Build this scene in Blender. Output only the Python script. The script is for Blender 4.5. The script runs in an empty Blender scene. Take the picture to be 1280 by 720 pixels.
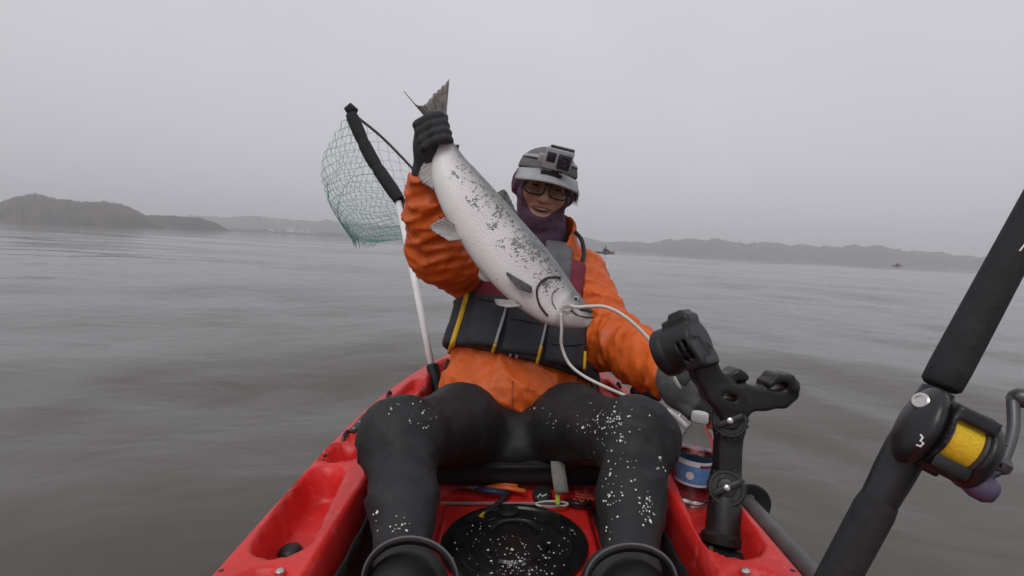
import bpy, bmesh, math, random
import numpy as np
from mathutils import Vector, Matrix
random.seed(7); rng = np.random.default_rng(7)
sc = bpy.context.scene
COL = sc.collection

# ------------------------------------------------------------------ camera
F = 640.0                                  # focal length in px of a 1280 wide frame
PITCH = math.atan(54.0 / F); ROLL = math.atan(0.050)
CZ = 0.60                                  # camera height over the water, on its mount in the bow
RB = Matrix.Rotation(-ROLL, 4, 'Y')        # boat frame -> world: the boat leans with the camera
CAM = np.array([0, 0, CZ])
FW = np.array([0, math.cos(PITCH), -math.sin(PITCH)]); UP = np.array([0, math.sin(PITCH), math.cos(PITCH)]); RT = np.array([1.0, 0, 0])
cd = bpy.data.cameras.new('camera'); cam = bpy.data.objects.new('camera', cd); COL.objects.link(cam)
cd.sensor_width = 36; cd.lens = 36 * F / 1280; cd.clip_start = 0.01; cd.clip_end = 9000
mm = Matrix(((RT[0], UP[0], -FW[0], 0), (RT[1], UP[1], -FW[1], 0), (RT[2], UP[2], -FW[2], CZ), (0, 0, 0, 1)))
cam.matrix_world = RB @ mm
sc.camera = cam

# ------------------------------------------------------------------ world: overcast sky
SUN_EL, SUN_AZ = 52, 205
w = bpy.data.worlds.new('World'); sc.world = w; w.use_nodes = True
nt = w.node_tree; nt.nodes.clear()
out = nt.nodes.new('ShaderNodeOutputWorld'); bg = nt.nodes.new('ShaderNodeBackground')
sky = nt.nodes.new('ShaderNodeTexSky'); sky.sky_type = 'NISHITA'; sky.sun_disc = False
sky.sun_elevation = math.radians(SUN_EL); sky.sun_rotation = math.radians(SUN_AZ); sky.dust_density = 6; sky.air_density = 1.0
hs = nt.nodes.new('ShaderNodeHueSaturation'); hs.inputs['Saturation'].default_value = 0.15
tc = nt.nodes.new('ShaderNodeTexCoord'); nz = nt.nodes.new('ShaderNodeTexNoise'); nz.inputs['Scale'].default_value = 1.7; nz.inputs['Detail'].default_value = 3
mr = nt.nodes.new('ShaderNodeMapRange'); mr.inputs['From Min'].default_value = .3; mr.inputs['From Max'].default_value = .7; mr.inputs['To Min'].default_value = .93; mr.inputs['To Max'].default_value = 1.05
cl = nt.nodes.new('ShaderNodeMix'); cl.data_type = 'RGBA'; cl.blend_type = 'MULTIPLY'; cl.inputs['Factor'].default_value = 1
cl.inputs['A'].default_value = (5.75, 5.70, 6.10, 1)
mx = nt.nodes.new('ShaderNodeMix'); mx.data_type = 'RGBA'; mx.inputs['Factor'].default_value = 0.93
L = nt.links.new
L(sky.outputs[0], hs.inputs['Color']); L(tc.outputs['Generated'], nz.inputs['Vector']); L(nz.outputs['Fac'], mr.inputs['Value'])
L(mr.outputs[0], cl.inputs['B']); L(hs.outputs[0], mx.inputs['A']); L(cl.outputs['Result'], mx.inputs['B'])
L(mx.outputs['Result'], bg.inputs['Color']); bg.inputs['Strength'].default_value = 0.1; L(bg.outputs[0], out.inputs['Surface'])
sl = bpy.data.lights.new('sun', 'SUN'); sl.energy = 0.9; sl.angle = math.radians(28); sl.color = (1, .97, .93)
so = bpy.data.objects.new('sun', sl); COL.objects.link(so)
az, el = math.radians(SUN_AZ), math.radians(SUN_EL)
sdir = Vector((math.sin(az) * math.cos(el), math.cos(az) * math.cos(el), math.sin(el)))
so.rotation_euler = (-sdir).to_track_quat('-Z', 'Y').to_euler(); so.location = (0, 0, 30)
vs = sc.view_settings; vs.view_transform = 'Standard'; vs.look = 'None'; vs.exposure = 0.27; vs.gamma = 1; vs.use_curve_mapping = False
sc.render.engine = 'CYCLES'; cy = sc.cycles; cy.use_denoising = True
cy.max_bounces = 8; cy.diffuse_bounces = 3; cy.glossy_bounces = 4; cy.transmission_bounces = 8; cy.transparent_max_bounces = 24; cy.volume_bounces = 1
cy.use_adaptive_sampling = True; cy.adaptive_threshold = 0.01

# ------------------------------------------------------------------ geometry helpers
def P(px, py, d):                      # a point of the boat frame at depth d along the lens axis
    return CAM + FW * d + RT * ((px - 640) / F * d) + UP * ((360 - py) / F * d)
def G(px, py, z):                      # a point of the boat frame at height z
    r = FW + RT * ((px - 640) / F) + UP * ((360 - py) / F)
    return CAM + r * ((z - CZ) / r[2])
def nrm(v): v = np.asarray(v, float); return v / np.linalg.norm(v)
class MB:
    def __init__(s): s.v = []; s.f = []
    def add(s, v, f):
        o = len(s.v); s.v += [tuple(map(float, p)) for p in v]; s.f += [tuple(i + o for i in q) for q in f]; return s
    def tube(s, path, r, n=8, cap=True, closed=False, flat=1.0, upv=None):
        path = [np.asarray(p, float) for p in path]; m = len(path)
        rs = r if hasattr(r, '__len__') else [r] * m
        V = []; prev = None
        for i, p in enumerate(path):
            if closed: t = nrm(path[(i + 1) % m] - path[i - 1])
            else: t = nrm(path[min(i + 1, m - 1)] - path[max(i - 1, 0)])
            if prev is None:
                a = np.asarray(upv, float) if upv is not None else (np.array([0, 0, 1.0]) if abs(t[2]) < .9 else np.array([1.0, 0, 0]))
            else: a = prev
            a = a - t * a.dot(t); a = nrm(a); prev = a; b = np.cross(t, a)
            for k in range(n):
                th = 2 * math.pi * k / n
                V.append(p + (a * math.cos(th) * flat + b * math.sin(th)) * rs[i])
        Fc = []
        for i in range(m if closed else m - 1):
            j = (i + 1) % m
            for k in range(n):
                Fc.append((i * n + k, i * n + (k + 1) % n, j * n + (k + 1) % n, j * n + k))
        if cap and not closed:
            Fc.append(tuple(range(n))[::-1]); Fc.append(tuple((m - 1) * n + k for k in range(n)))
        return s.add(V, Fc)
    def lathe(s, c, axis, prof, n=24, cap=True):   # prof: (height along the axis, radius)
        c = np.asarray(c, float); t = nrm(axis)
        a = np.array([0, 0, 1.0]) if abs(t[2]) < .9 else np.array([1.0, 0, 0]); a = nrm(a - t * a.dot(t)); b = np.cross(t, a)
        V = [c + t * h + (a * math.cos(2 * math.pi * k / n) + b * math.sin(2 * math.pi * k / n)) * r for h, r in prof for k in range(n)]
        Fc = [(i * n + k, i * n + (k + 1) % n, (i + 1) * n + (k + 1) % n, (i + 1) * n + k) for i in range(len(prof) - 1) for k in range(n)]
        if cap: Fc += [tuple(range(n))[::-1], tuple((len(prof) - 1) * n + k for k in range(n))]
        return s.add(V, Fc)
    def box(s, c, ax, half, bev=0.0):
        c = np.asarray(c, float); ax = [nrm(a) for a in ax]; bm = bmesh.new(); bmesh.ops.create_cube(bm, size=2)
        for v in bm.verts: v.co = Vector((v.co.x * half[0], v.co.y * half[1], v.co.z * half[2]))
        if bev: bmesh.ops.bevel(bm, geom=bm.edges[:], offset=bev, segments=2, affect='EDGES', profile=.5)
        bm.verts.index_update()
        V = [c + ax[0] * v.co.x + ax[1] * v.co.y + ax[2] * v.co.z for v in bm.verts]; Fc = [tuple(v.index for v in f.verts) for f in bm.faces]
        bm.free(); return s.add(V, Fc)
    def grid(s, Q, closed_u=False):                 # Q[i][j] points
        m = len(Q); n = len(Q[0]); V = [p for row in Q for p in row]
        return s.add(V, [(i * n + j, i * n + (j + 1) % n, (i + 1) * n + (j + 1) % n, (i + 1) * n + j) for i in range(m - 1) for j in range(n if closed_u else n - 1)])
    def plate(s, outline, nv, th):                  # a polygon given thickness along nv
        nv = nrm(nv) * th / 2; n = len(outline); o = [np.asarray(p, float) for p in outline]
        V = [p - nv for p in o] + [p + nv for p in o]
        return s.add(V, [tuple(range(n))[::-1], tuple(range(n, 2 * n))] + [(i, (i + 1) % n, n + (i + 1) % n, n + i) for i in range(n)])
BASE = {}
def spline(pts, n=8):                                # Catmull-Rom
    pts = [np.asarray(p, float) for p in pts]; q = [2 * pts[0] - pts[1]] + pts + [2 * pts[-1] - pts[-2]]; o = []
    for i in range(1, len(q) - 2):
        for k in range(n):
            t = k / n; a, b, c, d = q[i - 1:i + 3]
            o.append(.5 * (2 * b + (c - a) * t + (2 * a - 5 * b + 4 * c - d) * t * t + (3 * b - a - 3 * c + d) * t ** 3))
    return o + [pts[-1]]
def tagit(o, label, cat, group=None, kind=None):
    if label: o['label'] = label
    if cat: o['category'] = cat
    if group: o['group'] = group
    if kind: o['kind'] = kind
def thing(name, label, cat, base, group=None):
    o = bpy.data.objects.new(name, None); COL.objects.link(o); o.empty_display_size = .05
    base = np.asarray(base, float); o.matrix_world = RB @ Matrix.Translation(Vector(base))
    BASE[o.name] = base; tagit(o, label, cat, group); return o
def part(name, mb, mat, parent=None, smooth=40, base=None, recalc=True, sub=0, attrs=None, world=False):
    v, f = (mb.v, mb.f) if isinstance(mb, MB) else mb
    b = BASE[parent.name] if parent is not None else (np.zeros(3) if base is None else np.asarray(base, float))
    va = np.asarray(v, float) - b
    me = bpy.data.meshes.new(name); me.from_pydata(va.tolist(), [], [tuple(map(int, q)) for q in f])
    if recalc:
        bm = bmesh.new(); bm.from_mesh(me); bmesh.ops.recalc_face_normals(bm, faces=bm.faces); bm.to_mesh(me); bm.free()
    if attrs:
        for k, a in attrs.items():
            at = me.attributes.new(k, 'FLOAT', 'POINT'); at.data.foreach_set('value', np.asarray(a, np.float32))
    if smooth:
        me.shade_smooth()
        if smooth < 180: me.set_sharp_from_angle(angle=math.radians(smooth))
    for m_ in (mat if isinstance(mat, (list, tuple)) else [mat]): me.materials.append(m_)
    o = bpy.data.objects.new(name, me); COL.objects.link(o)
    if parent is not None: o.parent = parent
    elif not world: o.matrix_world = RB @ Matrix.Translation(Vector(b))
    else: o.location = Vector(b)
    BASE[o.name] = b
    if sub:
        md = o.modifiers.new('sub', 'SUBSURF'); md.levels = md.render_levels = sub
    return o

# ---- signed distance modelling: shapes grown as one continuous surface
def rc(p, a, b, ra, rb):
    a = np.asarray(a, np.float32); b = np.asarray(b, np.float32); ab = b - a
    t = np.clip(((p - a) @ ab) / max(ab.dot(ab), 1e-9), 0, 1)
    return np.linalg.norm(p - (a + t[:, None] * ab), axis=1) - (ra + (rb - ra) * t)
def el(p, c, r, ax=None):
    q = p - np.asarray(c, np.float32)
    if ax is not None: q = q @ np.asarray(ax, np.float32).T
    r = np.asarray(r, np.float32); k0 = np.linalg.norm(q / r, axis=1); k1 = np.linalg.norm(q / (r * r), axis=1)
    return k0 * (k0 - 1) / np.maximum(k1, 1e-6)
def bxs(p, c, h, rd, ax=None):
    q = p - np.asarray(c, np.float32)
    if ax is not None: q = q @ np.asarray(ax, np.float32).T
    q = np.abs(q) - (np.asarray(h, np.float32) - rd)
    return np.linalg.norm(np.maximum(q, 0), axis=1) + np.minimum(q.max(axis=1), 0) - rd
def cyl(p, a, b, r, rd=.002):
    a = np.asarray(a, np.float32); b = np.asarray(b, np.float32); ab = b - a; l = np.linalg.norm(ab); u = ab / l
    q = p - a; h = q @ u; rad = np.linalg.norm(q - h[:, None] * u, axis=1)
    dx = rad - r + rd; dy = np.abs(h - l / 2) - l / 2 + rd
    return np.minimum(np.maximum(dx, dy), 0) + np.sqrt(np.maximum(dx, 0) ** 2 + np.maximum(dy, 0) ** 2) - rd
def su(a, b, k):
    h = np.clip(.5 + .5 * (b - a) / k, 0, 1); return b + (a - b) * h - k * h * (1 - h)
def sus(k, *ds):
    r = ds[0]
    for d in ds[1:]: r = su(r, d, k)
    return r
def ssub(a, b, k): return -su(-a, b, k)
def sint(a, b, k): return -su(-a, -b, k)
class Wr:                                             # crumpled-cloth noise
    def __init__(s, seed, f0, n=9, ridge=True):
        g = np.random.default_rng(seed); s.k = []; s.r = ridge
        for i in range(n):
            d = g.normal(size=3); d /= np.linalg.norm(d); f = f0 * (1.35 ** (i / 2))
            s.k.append((d * f, g.uniform(0, 6.28), 1 / (1 + i * .35), g.normal(size=3) * f * .45))
    def __call__(s, p):
        o = np.zeros(len(p), np.float32); tot = 0
        for k, ph, a, k2 in s.k:
            v = np.sin(p @ k.astype(np.float32) + ph + 1.3 * np.sin(p @ k2.astype(np.float32) + ph * 2))
            o += a * ((1 - 2 * np.abs(v)) if s.r else v); tot += a
        return o / tot
def axis(lo, hi, h, fine=None):                        # sample positions, closer together in the fine range
    o = [lo]
    while o[-1] < hi: o.append(o[-1] + (fine[2] if fine and fine[0] < o[-1] < fine[1] else h))
    return np.array(o)
def snet(f, lo, hi=None, h=None):
    A_ = [axis(lo[i], hi[i], h) for i in range(3)] if hi is not None else lo
    n = np.array([len(a) for a in A_])
    g = np.stack(np.meshgrid(*A_, indexing='ij'), -1).astype(np.float32)
    D = f(g.reshape(-1, 3)).reshape(n).astype(np.float64)
    s = D < 0; m = n - 1
    acc = np.zeros((*m, 3)); cnt = np.zeros(m)
    C = [(i, j, k) for i in (0, 1) for j in (0, 1) for k in (0, 1)]
    sl_ = lambda A, c: A[c[0]:c[0] + m[0], c[1]:c[1] + m[1], c[2]:c[2] + m[2]]
    for a in C:
        for ax in range(3):
            if a[ax] == 0:
                b = list(a); b[ax] = 1; da = sl_(D, a); db = sl_(D, b); k = (da < 0) != (db < 0)
                t = np.where(k, da / np.where(k, da - db, 1), 0); cnt += k
                for q in range(3): acc[..., q] += np.where(k, a[q] + (t if q == ax else 0), 0)
    act = cnt > 0; idx = -np.ones(m, int); idx[act] = np.arange(act.sum())
    ijk = np.argwhere(act) + acc[act] / cnt[act][:, None]; V = np.stack([np.interp(ijk[:, i], np.arange(n[i]), A_[i]) for i in range(3)], 1)
    Fs = []
    for ax in range(3):
        u, v = (ax + 1) % 3, (ax + 2) % 3
        A = [slice(None)] * 3; A[ax] = slice(0, m[ax]); A[u] = slice(1, m[u]); A[v] = slice(1, m[v])
        B = list(A); B[ax] = slice(1, m[ax] + 1)
        k = s[tuple(A)] != s[tuple(B)]; e = np.argwhere(k); sg = s[tuple(A)][k]
        e[:, u] += 1; e[:, v] += 1
        def cell(du, dv):
            q = e.copy(); q[:, u] -= du; q[:, v] -= dv; return idx[q[:, 0], q[:, 1], q[:, 2]]
        quad = np.stack([cell(1, 1), cell(0, 1), cell(0, 0), cell(1, 0)], 1)
        quad[~sg] = quad[~sg][:, ::-1]; Fs.append(quad)
    Q = np.concatenate(Fs); Q = Q[(Q >= 0).all(1)]
    return V.tolist(), Q.tolist()
def hits(f, px, py, d0=.3, d1=3.0):                   # where lines through pixels meet a surface: for fixing trims to real surfaces
    px = np.atleast_1d(np.asarray(px, float)); py = np.atleast_1d(np.asarray(py, float))
    dr = FW[None] + RT[None] * ((px - 640) / F)[:, None] + UP[None] * ((360 - py) / F)[:, None]; ln = np.linalg.norm(dr, axis=1); d = np.full(len(px), d0); ok = np.zeros(len(px), bool)
    for _ in range(90):
        go = ~ok & (d < d1)
        if not go.any(): break
        v = f((CAM + dr[go] * d[go][:, None]).astype(np.float32)); st = np.maximum(v, .0008) * .75 / ln[go]; h_ = v < .0006
        idx = np.where(go)[0]; ok[idx[h_]] = True; d[idx[~h_]] += st[~h_]
    q = CAM + dr * d[:, None]; return [q[k] if ok[k] else None for k in range(len(px))]
def hit(f, px, py, d0=.3, d1=3.0): return hits(f, px, py, d0, d1)[0]
def gradn(f, p):
    e = .002; q = np.array([p + np.eye(3)[i] * s * e for i in range(3) for s in (1, -1)], np.float32); v = f(q)
    return nrm([v[0] - v[1], v[2] - v[3], v[4] - v[5]])

# ------------------------------------------------------------------ materials
def mat(name, col, rough=.5, metal=0, var=.12, vs_=30, bump=0, bs=200, spec=.5, col2=None, trans=0, ior=1.45, coat=0, alpha=1, detail=4):
    m = bpy.data.materials.new(name); m.use_nodes = True; t = m.node_tree; b = t.nodes['Principled BSDF']; l = t.links.new
    b.inputs['Roughness'].default_value = rough; b.inputs['Metallic'].default_value = metal; b.inputs['Specular IOR Level'].default_value = spec
    b.inputs['Transmission Weight'].default_value = trans; b.inputs['IOR'].default_value = ior; b.inputs['Coat Weight'].default_value = coat; b.inputs['Alpha'].default_value = alpha
    c = t.nodes.new('ShaderNodeTexCoord'); n = t.nodes.new('ShaderNodeTexNoise'); n.inputs['Scale'].default_value = vs_; n.inputs['Detail'].default_value = detail
    l(c.outputs['Object'], n.inputs['Vector'])
    r = t.nodes.new('ShaderNodeValToRGB'); r.color_ramp.elements[0].position = .32; r.color_ramp.elements[1].position = .68
    c2 = col2 or tuple(min(1, x * (1 + var)) for x in col); c1 = tuple(x * (1 - var) for x in col) if col2 is None else col
    r.color_ramp.elements[0].color = (*c1, 1); r.color_ramp.elements[1].color = (*c2, 1)
    l(n.outputs['Fac'], r.inputs['Fac']); l(r.outputs['Color'], b.inputs['Base Color'])
    if bump:
        n2 = t.nodes.new('ShaderNodeTexNoise'); n2.inputs['Scale'].default_value = bs; n2.inputs['Detail'].default_value = 4; l(c.outputs['Object'], n2.inputs['Vector'])
        bp = t.nodes.new('ShaderNodeBump'); bp.inputs['Strength'].default_value = bump; bp.inputs['Distance'].default_value = .002
        l(n2.outputs['Fac'], bp.inputs['Height']); l(bp.outputs[0], b.inputs['Normal'])
    rm = t.nodes.new('ShaderNodeMapRange'); rm.inputs['To Min'].default_value = max(.02, rough - .08); rm.inputs['To Max'].default_value = min(1, rough + .1)
    l(n.outputs['Fac'], rm.inputs['Value']); l(rm.outputs[0], b.inputs['Roughness'])
    return m
M = {}
M['red'] = mat('red_plastic', (.62, .020, .018), .36, var=.16, vs_=9, bump=.28, bs=300, spec=.5)
M['black'] = mat('black_plastic', (.013, .013, .014), .42, var=.3, vs_=25, bump=.1, bs=300)
M['hatchblack'] = mat('hatch_black', (.010, .010, .011), .3, var=.4, vs_=40, bump=.25, bs=160)
M['mat'] = mat('foot_mat', (.010, .009, .009), .8, var=.5, vs_=160, bump=.8, bs=260)
M['rubber'] = mat('rubber', (.016, .016, .017), .7, var=.25, vs_=40, bump=.2, bs=250)
M['orange'] = mat('orange_shell', (.62, .105, .008), .5, var=.14, vs_=11, bump=.3, bs=60)
M['neoprene'] = mat('neoprene', (.0135, .0135, .015), .62, var=.3, vs_=14, bump=.35, bs=170)
M['vest'] = mat('vest_dark', (.026, .027, .033), .75, var=.25, vs_=30, bump=.4, bs=260)
M['vestgrey'] = mat('vest_grey', (.115, .115, .125), .8, var=.15, vs_=30, bump=.35, bs=260)
M['maroon'] = mat('vest_maroon', (.17, .02, .035), .75, var=.15, vs_=30, bump=.35, bs=260)
M['yellow'] = mat('yellow_trim', (.7, .42, .02), .6, var=.1)
M['lime'] = mat('lime_trim', (.55, .75, .08), .6, var=.1)
M['webbing'] = mat('grey_webbing', (.22, .22, .20), .85, var=.15, vs_=80, bump=.5, bs=400)
M['skin'] = mat('skin', (.44, .26, .185), .42, var=.16, vs_=18, bump=.1, bs=300)
M['lips'] = mat('lips', (.33, .13, .11), .4)
M['teeth'] = mat('teeth', (.66, .62, .56), .3, var=.04)
M['mouth'] = mat('mouth_inside', (.06, .02, .02), .6)
M['eye'] = mat('eye_dark', (.02, .015, .012), .15)
M['hair'] = mat('hair', (.012, .010, .009), .5, var=.4, vs_=120)
M['gaiter'] = mat('gaiter_purple', (.085, .048, .080), .85, var=.25, vs_=16, bump=.3, bs=200)
M['capgrey'] = mat('cap_light_grey', (.34, .34, .355), .8, var=.08, vs_=40, bump=.3, bs=400)
M['capdark'] = mat('cap_dark_grey', (.13, .13, .135), .85, var=.15, vs_=40, bump=.3, bs=400)
M['glove'] = mat('glove_charcoal', (.030, .031, .034), .75, var=.3, vs_=60, bump=.5, bs=320)
M['glovegrey'] = mat('glove_grey', (.085, .086, .09), .8, var=.2, vs_=60, bump=.5, bs=320)
M['frame'] = mat('glasses_frame', (.012, .01, .01), .25)
M['lens'] = mat('glasses_lens', (.75, .75, .75), .03, trans=1, ior=1.05, var=0)
M['camgrey'] = mat('camera_grey', (.36, .36, .36), .45, var=.05)
M['camscreen'] = mat('camera_lens_glass', (.022, .028, .045), .12, var=.1, coat=.5)
M['alu'] = mat('aluminium_tube', (.80, .80, .80), .45, metal=0, var=.06, vs_=25, bump=.05)
M['foam'] = mat('foam_black', (.018, .018, .02), .85, var=.3, vs_=60, bump=.6, bs=300)
M['netgreen'] = mat('net_green', (.10, .34, .27), .6, var=.2)
M['wire'] = mat('hoop_metal', (.17, .19, .18), .4, metal=.5)
M['cord'] = mat('white_cord', (.60, .58, .53), .45, var=.1, vs_=60)
M['white'] = mat('white_plastic', (.78, .78, .76), .4, var=.04)
M['paint'] = mat('white_print', (.80, .80, .80), .5, var=.03)
M['silver'] = mat('silver_metal', (.55, .54, .52), .28, metal=.9, var=.1)
M['eva'] = mat('rod_foam', (.017, .017, .019), .8, var=.25, vs_=90, bump=.5, bs=500)
M['reel'] = mat('reel_body', (.014, .014, .016), .33, var=.2, vs_=40)
M['purple'] = mat('knob_purple_grey', (.075, .06, .11), .45, var=.2, vs_=40)
M['greyarm'] = mat('handle_grey', (.09, .09, .095), .35, metal=.5)
M['shaft'] = mat('paddle_grey', (.10, .10, .10), .5, var=.2, vs_=30)
M['orangeplastic'] = mat('orange_plastic', (.70, .14, .03), .4)
M['blue'] = mat('blue_dark', (.03, .045, .12), .5)
M['label'] = mat('label_white', (.75, .76, .78), .4, var=.04)
M['labelblue'] = mat('label_blue', (.10, .25, .55), .4, col2=(.16, .36, .66), vs_=60)
M['labelred'] = mat('label_red', (.22, .03, .05), .4)
M['pet'] = mat('clear_pet', (.92, .94, .95), .06, trans=1, ior=1.12, var=0)
M['pwater'] = mat('bottle_water', (.95, .97, .97), .02, trans=1, ior=1.33, var=0)
M['scale'] = mat('fish_scale', (.72, .72, .70), .25, var=.08)
def creases(m, scale, dist, st):
    t = m.node_tree; l = t.links.new; b = t.nodes['Principled BSDF']; old = b.inputs['Normal'].links[0].from_node
    tc = [n for n in t.nodes if n.type == 'TEX_COORD'][0]; n = t.nodes.new('ShaderNodeTexNoise'); n.noise_type = 'RIDGED_MULTIFRACTAL'
    n.inputs['Scale'].default_value = scale; n.inputs['Detail'].default_value = 2.2; n.inputs['Distortion'].default_value = 1.1; n.inputs['Roughness'].default_value = .45
    mp = t.nodes.new('ShaderNodeMapping'); mp.inputs['Scale'].default_value = (1, 1, .6); mp.inputs['Rotation'].default_value = (.2, .7, .1); l(tc.outputs['Object'], mp.inputs['Vector']); l(mp.outputs[0], n.inputs['Vector'])
    bp = t.nodes.new('ShaderNodeBump'); bp.inputs['Strength'].default_value = st; bp.inputs['Distance'].default_value = dist; l(n.outputs['Fac'], bp.inputs['Height']); l(old.outputs[0], bp.inputs['Normal']); l(bp.outputs[0], b.inputs['Normal'])
creases(M['orange'], 16, .004, .5); creases(M['neoprene'], 9, .004, .55); creases(M['gaiter'], 14, .004, .6); creases(M['vest'], 16, .003, .5); creases(M['glove'], 40, .0015, .5); creases(M['glovegrey'], 40, .0015, .5)
def scuffs(m, col, scale, lo, hi, amt):                 # rubbed and dirty patches with shapes of their own
    t = m.node_tree; l = t.links.new; b = t.nodes['Principled BSDF']; src = b.inputs['Base Color'].links[0].from_socket
    tc = [n for n in t.nodes if n.type == 'TEX_COORD'][0]; n = t.nodes.new('ShaderNodeTexNoise'); n.inputs['Scale'].default_value = scale; n.inputs['Detail'].default_value = 8; n.inputs['Roughness'].default_value = .7; l(tc.outputs['Object'], n.inputs['Vector'])
    mr = t.nodes.new('ShaderNodeMapRange'); mr.inputs['From Min'].default_value = lo; mr.inputs['From Max'].default_value = hi; mr.inputs['To Max'].default_value = amt; l(n.outputs['Fac'], mr.inputs['Value'])
    mx = t.nodes.new('ShaderNodeMix'); mx.data_type = 'RGBA'; l(mr.outputs[0], mx.inputs['Factor']); l(src, mx.inputs['A']); mx.inputs['B'].default_value = (*col, 1); l(mx.outputs['Result'], b.inputs['Base Color'])
scuffs(M['red'], (.72, .16, .13), 70, .58, .70, .5); scuffs(M['red'], (.70, .10, .085), 22, .54, .72, .6); scuffs(M['red'], (.16, .012, .012), 13, .60, .75, .5)
scuffs(M['neoprene'], (.05, .05, .052), 30, .55, .75, .6); scuffs(M['black'], (.05, .05, .05), 40, .58, .75, .5); scuffs(M['orange'], (.38, .06, .008), 9, .55, .75, .35); scuffs(M['eva'], (.04, .04, .042), 60, .55, .7, .5)

# ------------------------------------------------------------------ water: one sheet to the horizon
def water():
    NA = 640; rr = [0.0]; r = .35
    while r < 2500: rr.append(r); r *= 1.022 if r < 60 else 1.06
    rr.append(2500.0); g = np.random.default_rng(3)
    th = np.arange(NA) * 2 * math.pi / NA
    R, T = np.meshgrid(np.array(rr[1:]), th, indexing='ij'); X = R * np.cos(T); Y = R * np.sin(T); Z = np.zeros_like(X)
    cell = np.maximum(R * 2 * math.pi / NA, R * .022)
    for lam, amp, dirs, spread in ((9, .028, 60, 18), (4.2, .013, 75, 25), (4.8, .012, 20, 30), (2.1, .0075, 80, 35), (1.15, .0045, 75, 40), (.7, .0026, 70, 45), (.42, .0014, 75, 50), (.27, .0006, 65, 60), (1.6, .0060, 14, 10), (.8, .0034, 18, 12), (.45, .0017, 12, 14), (.3, .0007, 20, 14)):
        for q in range(3):
            a = math.radians(dirs + g.uniform(-spread, spread)); k = 2 * math.pi / (lam * g.uniform(.8, 1.25)); ph = g.uniform(0, 6.28)
            fade = np.clip(2 - cell / (lam / 8), 0, 1)
            warp = .9 * np.sin(.31 * k * (X * math.sin(a) - Y * math.cos(a)) + ph)
            Z += amp * .6 * fade * np.sin(k * (X * math.cos(a) + Y * math.sin(a)) + ph + warp)
    calm = np.clip((R - .25) / 2.0, .12, 1); Z *= calm
    V = np.stack([X, Y, Z], -1).reshape(-1, 3); V = np.vstack([V, [[0, 0, 0]]]); nr = len(rr) - 1
    Fc = [(i * NA + j, i * NA + (j + 1) % NA, (i + 1) * NA + (j + 1) % NA, (i + 1) * NA + j) for i in range(nr - 1) for j in range(NA)]
    c = len(V) - 1; Fc += [(c, j, (j + 1) % NA) for j in range(NA)]
    m = bpy.data.materials.new('sea_water'); m.use_nodes = True; t = m.node_tree; b = t.nodes['Principled BSDF']; l = t.links.new
    b.inputs['Roughness'].default_value = .05; b.inputs['IOR'].default_value = 1.33
    tc = t.nodes.new('ShaderNodeTexCoord')
    n0 = t.nodes.new('ShaderNodeTexNoise'); n0.inputs['Scale'].default_value = .35; l(tc.outputs['Object'], n0.inputs['Vector'])
    rp = t.nodes.new('ShaderNodeValToRGB'); rp.color_ramp.elements[0].color = (.060, .055, .042, 1); rp.color_ramp.elements[1].color = (.074, .068, .053, 1)
    l(n0.outputs['Fac'], rp.inputs['Fac']); l(rp.outputs[0], b.inputs['Base Color'])
    mp = t.nodes.new('ShaderNodeMapping'); mp.inputs['Rotation'].default_value = (0, 0, math.radians(-18)); mp.inputs['Scale'].default_value = (.8, 1.15, 1); l(tc.outputs['Object'], mp.inputs['Vector'])
    prev = None
    for s_, d_, st in ((.9, .06, .10), (2.4, .028, .38), (6.0, .009, .32), (15.0, .002, .2)):
        n = t.nodes.new('ShaderNodeTexNoise'); n.inputs['Scale'].default_value = s_; n.inputs['Detail'].default_value = 2.5; n.inputs['Distortion'].default_value = .5; l(mp.outputs[0], n.inputs['Vector'])
        bp = t.nodes.new('ShaderNodeBump'); bp.inputs['Strength'].default_value = st; bp.inputs['Distance'].default_value = d_
        l(n.outputs['Fac'], bp.inputs['Height'])
        if prev is not None: l(prev.outputs[0], bp.inputs['Normal'])
        prev = bp
    l(prev.outputs[0], b.inputs['Normal'])
    o = part('water', (V, Fc), m, smooth=180, world=True, recalc=False); o['kind'] = 'structure'
water()

# ------------------------------------------------------------------ shores far off (world frame)
CW = np.array((RB @ Vector(CAM)).to_tuple()); R3 = np.array(RB.to_3x3())
def W(px, depth):                                     # a point on the water plane under the horizon at px, at this depth
    py = 273 + .05 * px + 1; d = R3 @ (FW + RT * ((px - 640) / F) + UP * ((360 - py) / F)); q = CW + d * depth; q[2] = 0; return q
def landmat(name, a, b_, c):
    m = mat(name, a, .95, col2=b_, vs_=.045, detail=8, spec=.1); t = m.node_tree; b = t.nodes['Principled BSDF']; l = t.links.new
    r = [n for n in t.nodes if n.type == 'VALTORGB'][0]; e = r.color_ramp.elements.new(.5); e.color = (*c, 1)
    return m
def fnoise(x, seed):
    g = np.random.default_rng(seed); o = np.zeros_like(x)
    for i in range(7):
        f = 1.9 ** i; o += np.sin(x * f + g.uniform(0, 6.28) + np.sin(x * f * .61 + g.uniform(0, 6)) * 1.2) / f ** .85
    return o
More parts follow.
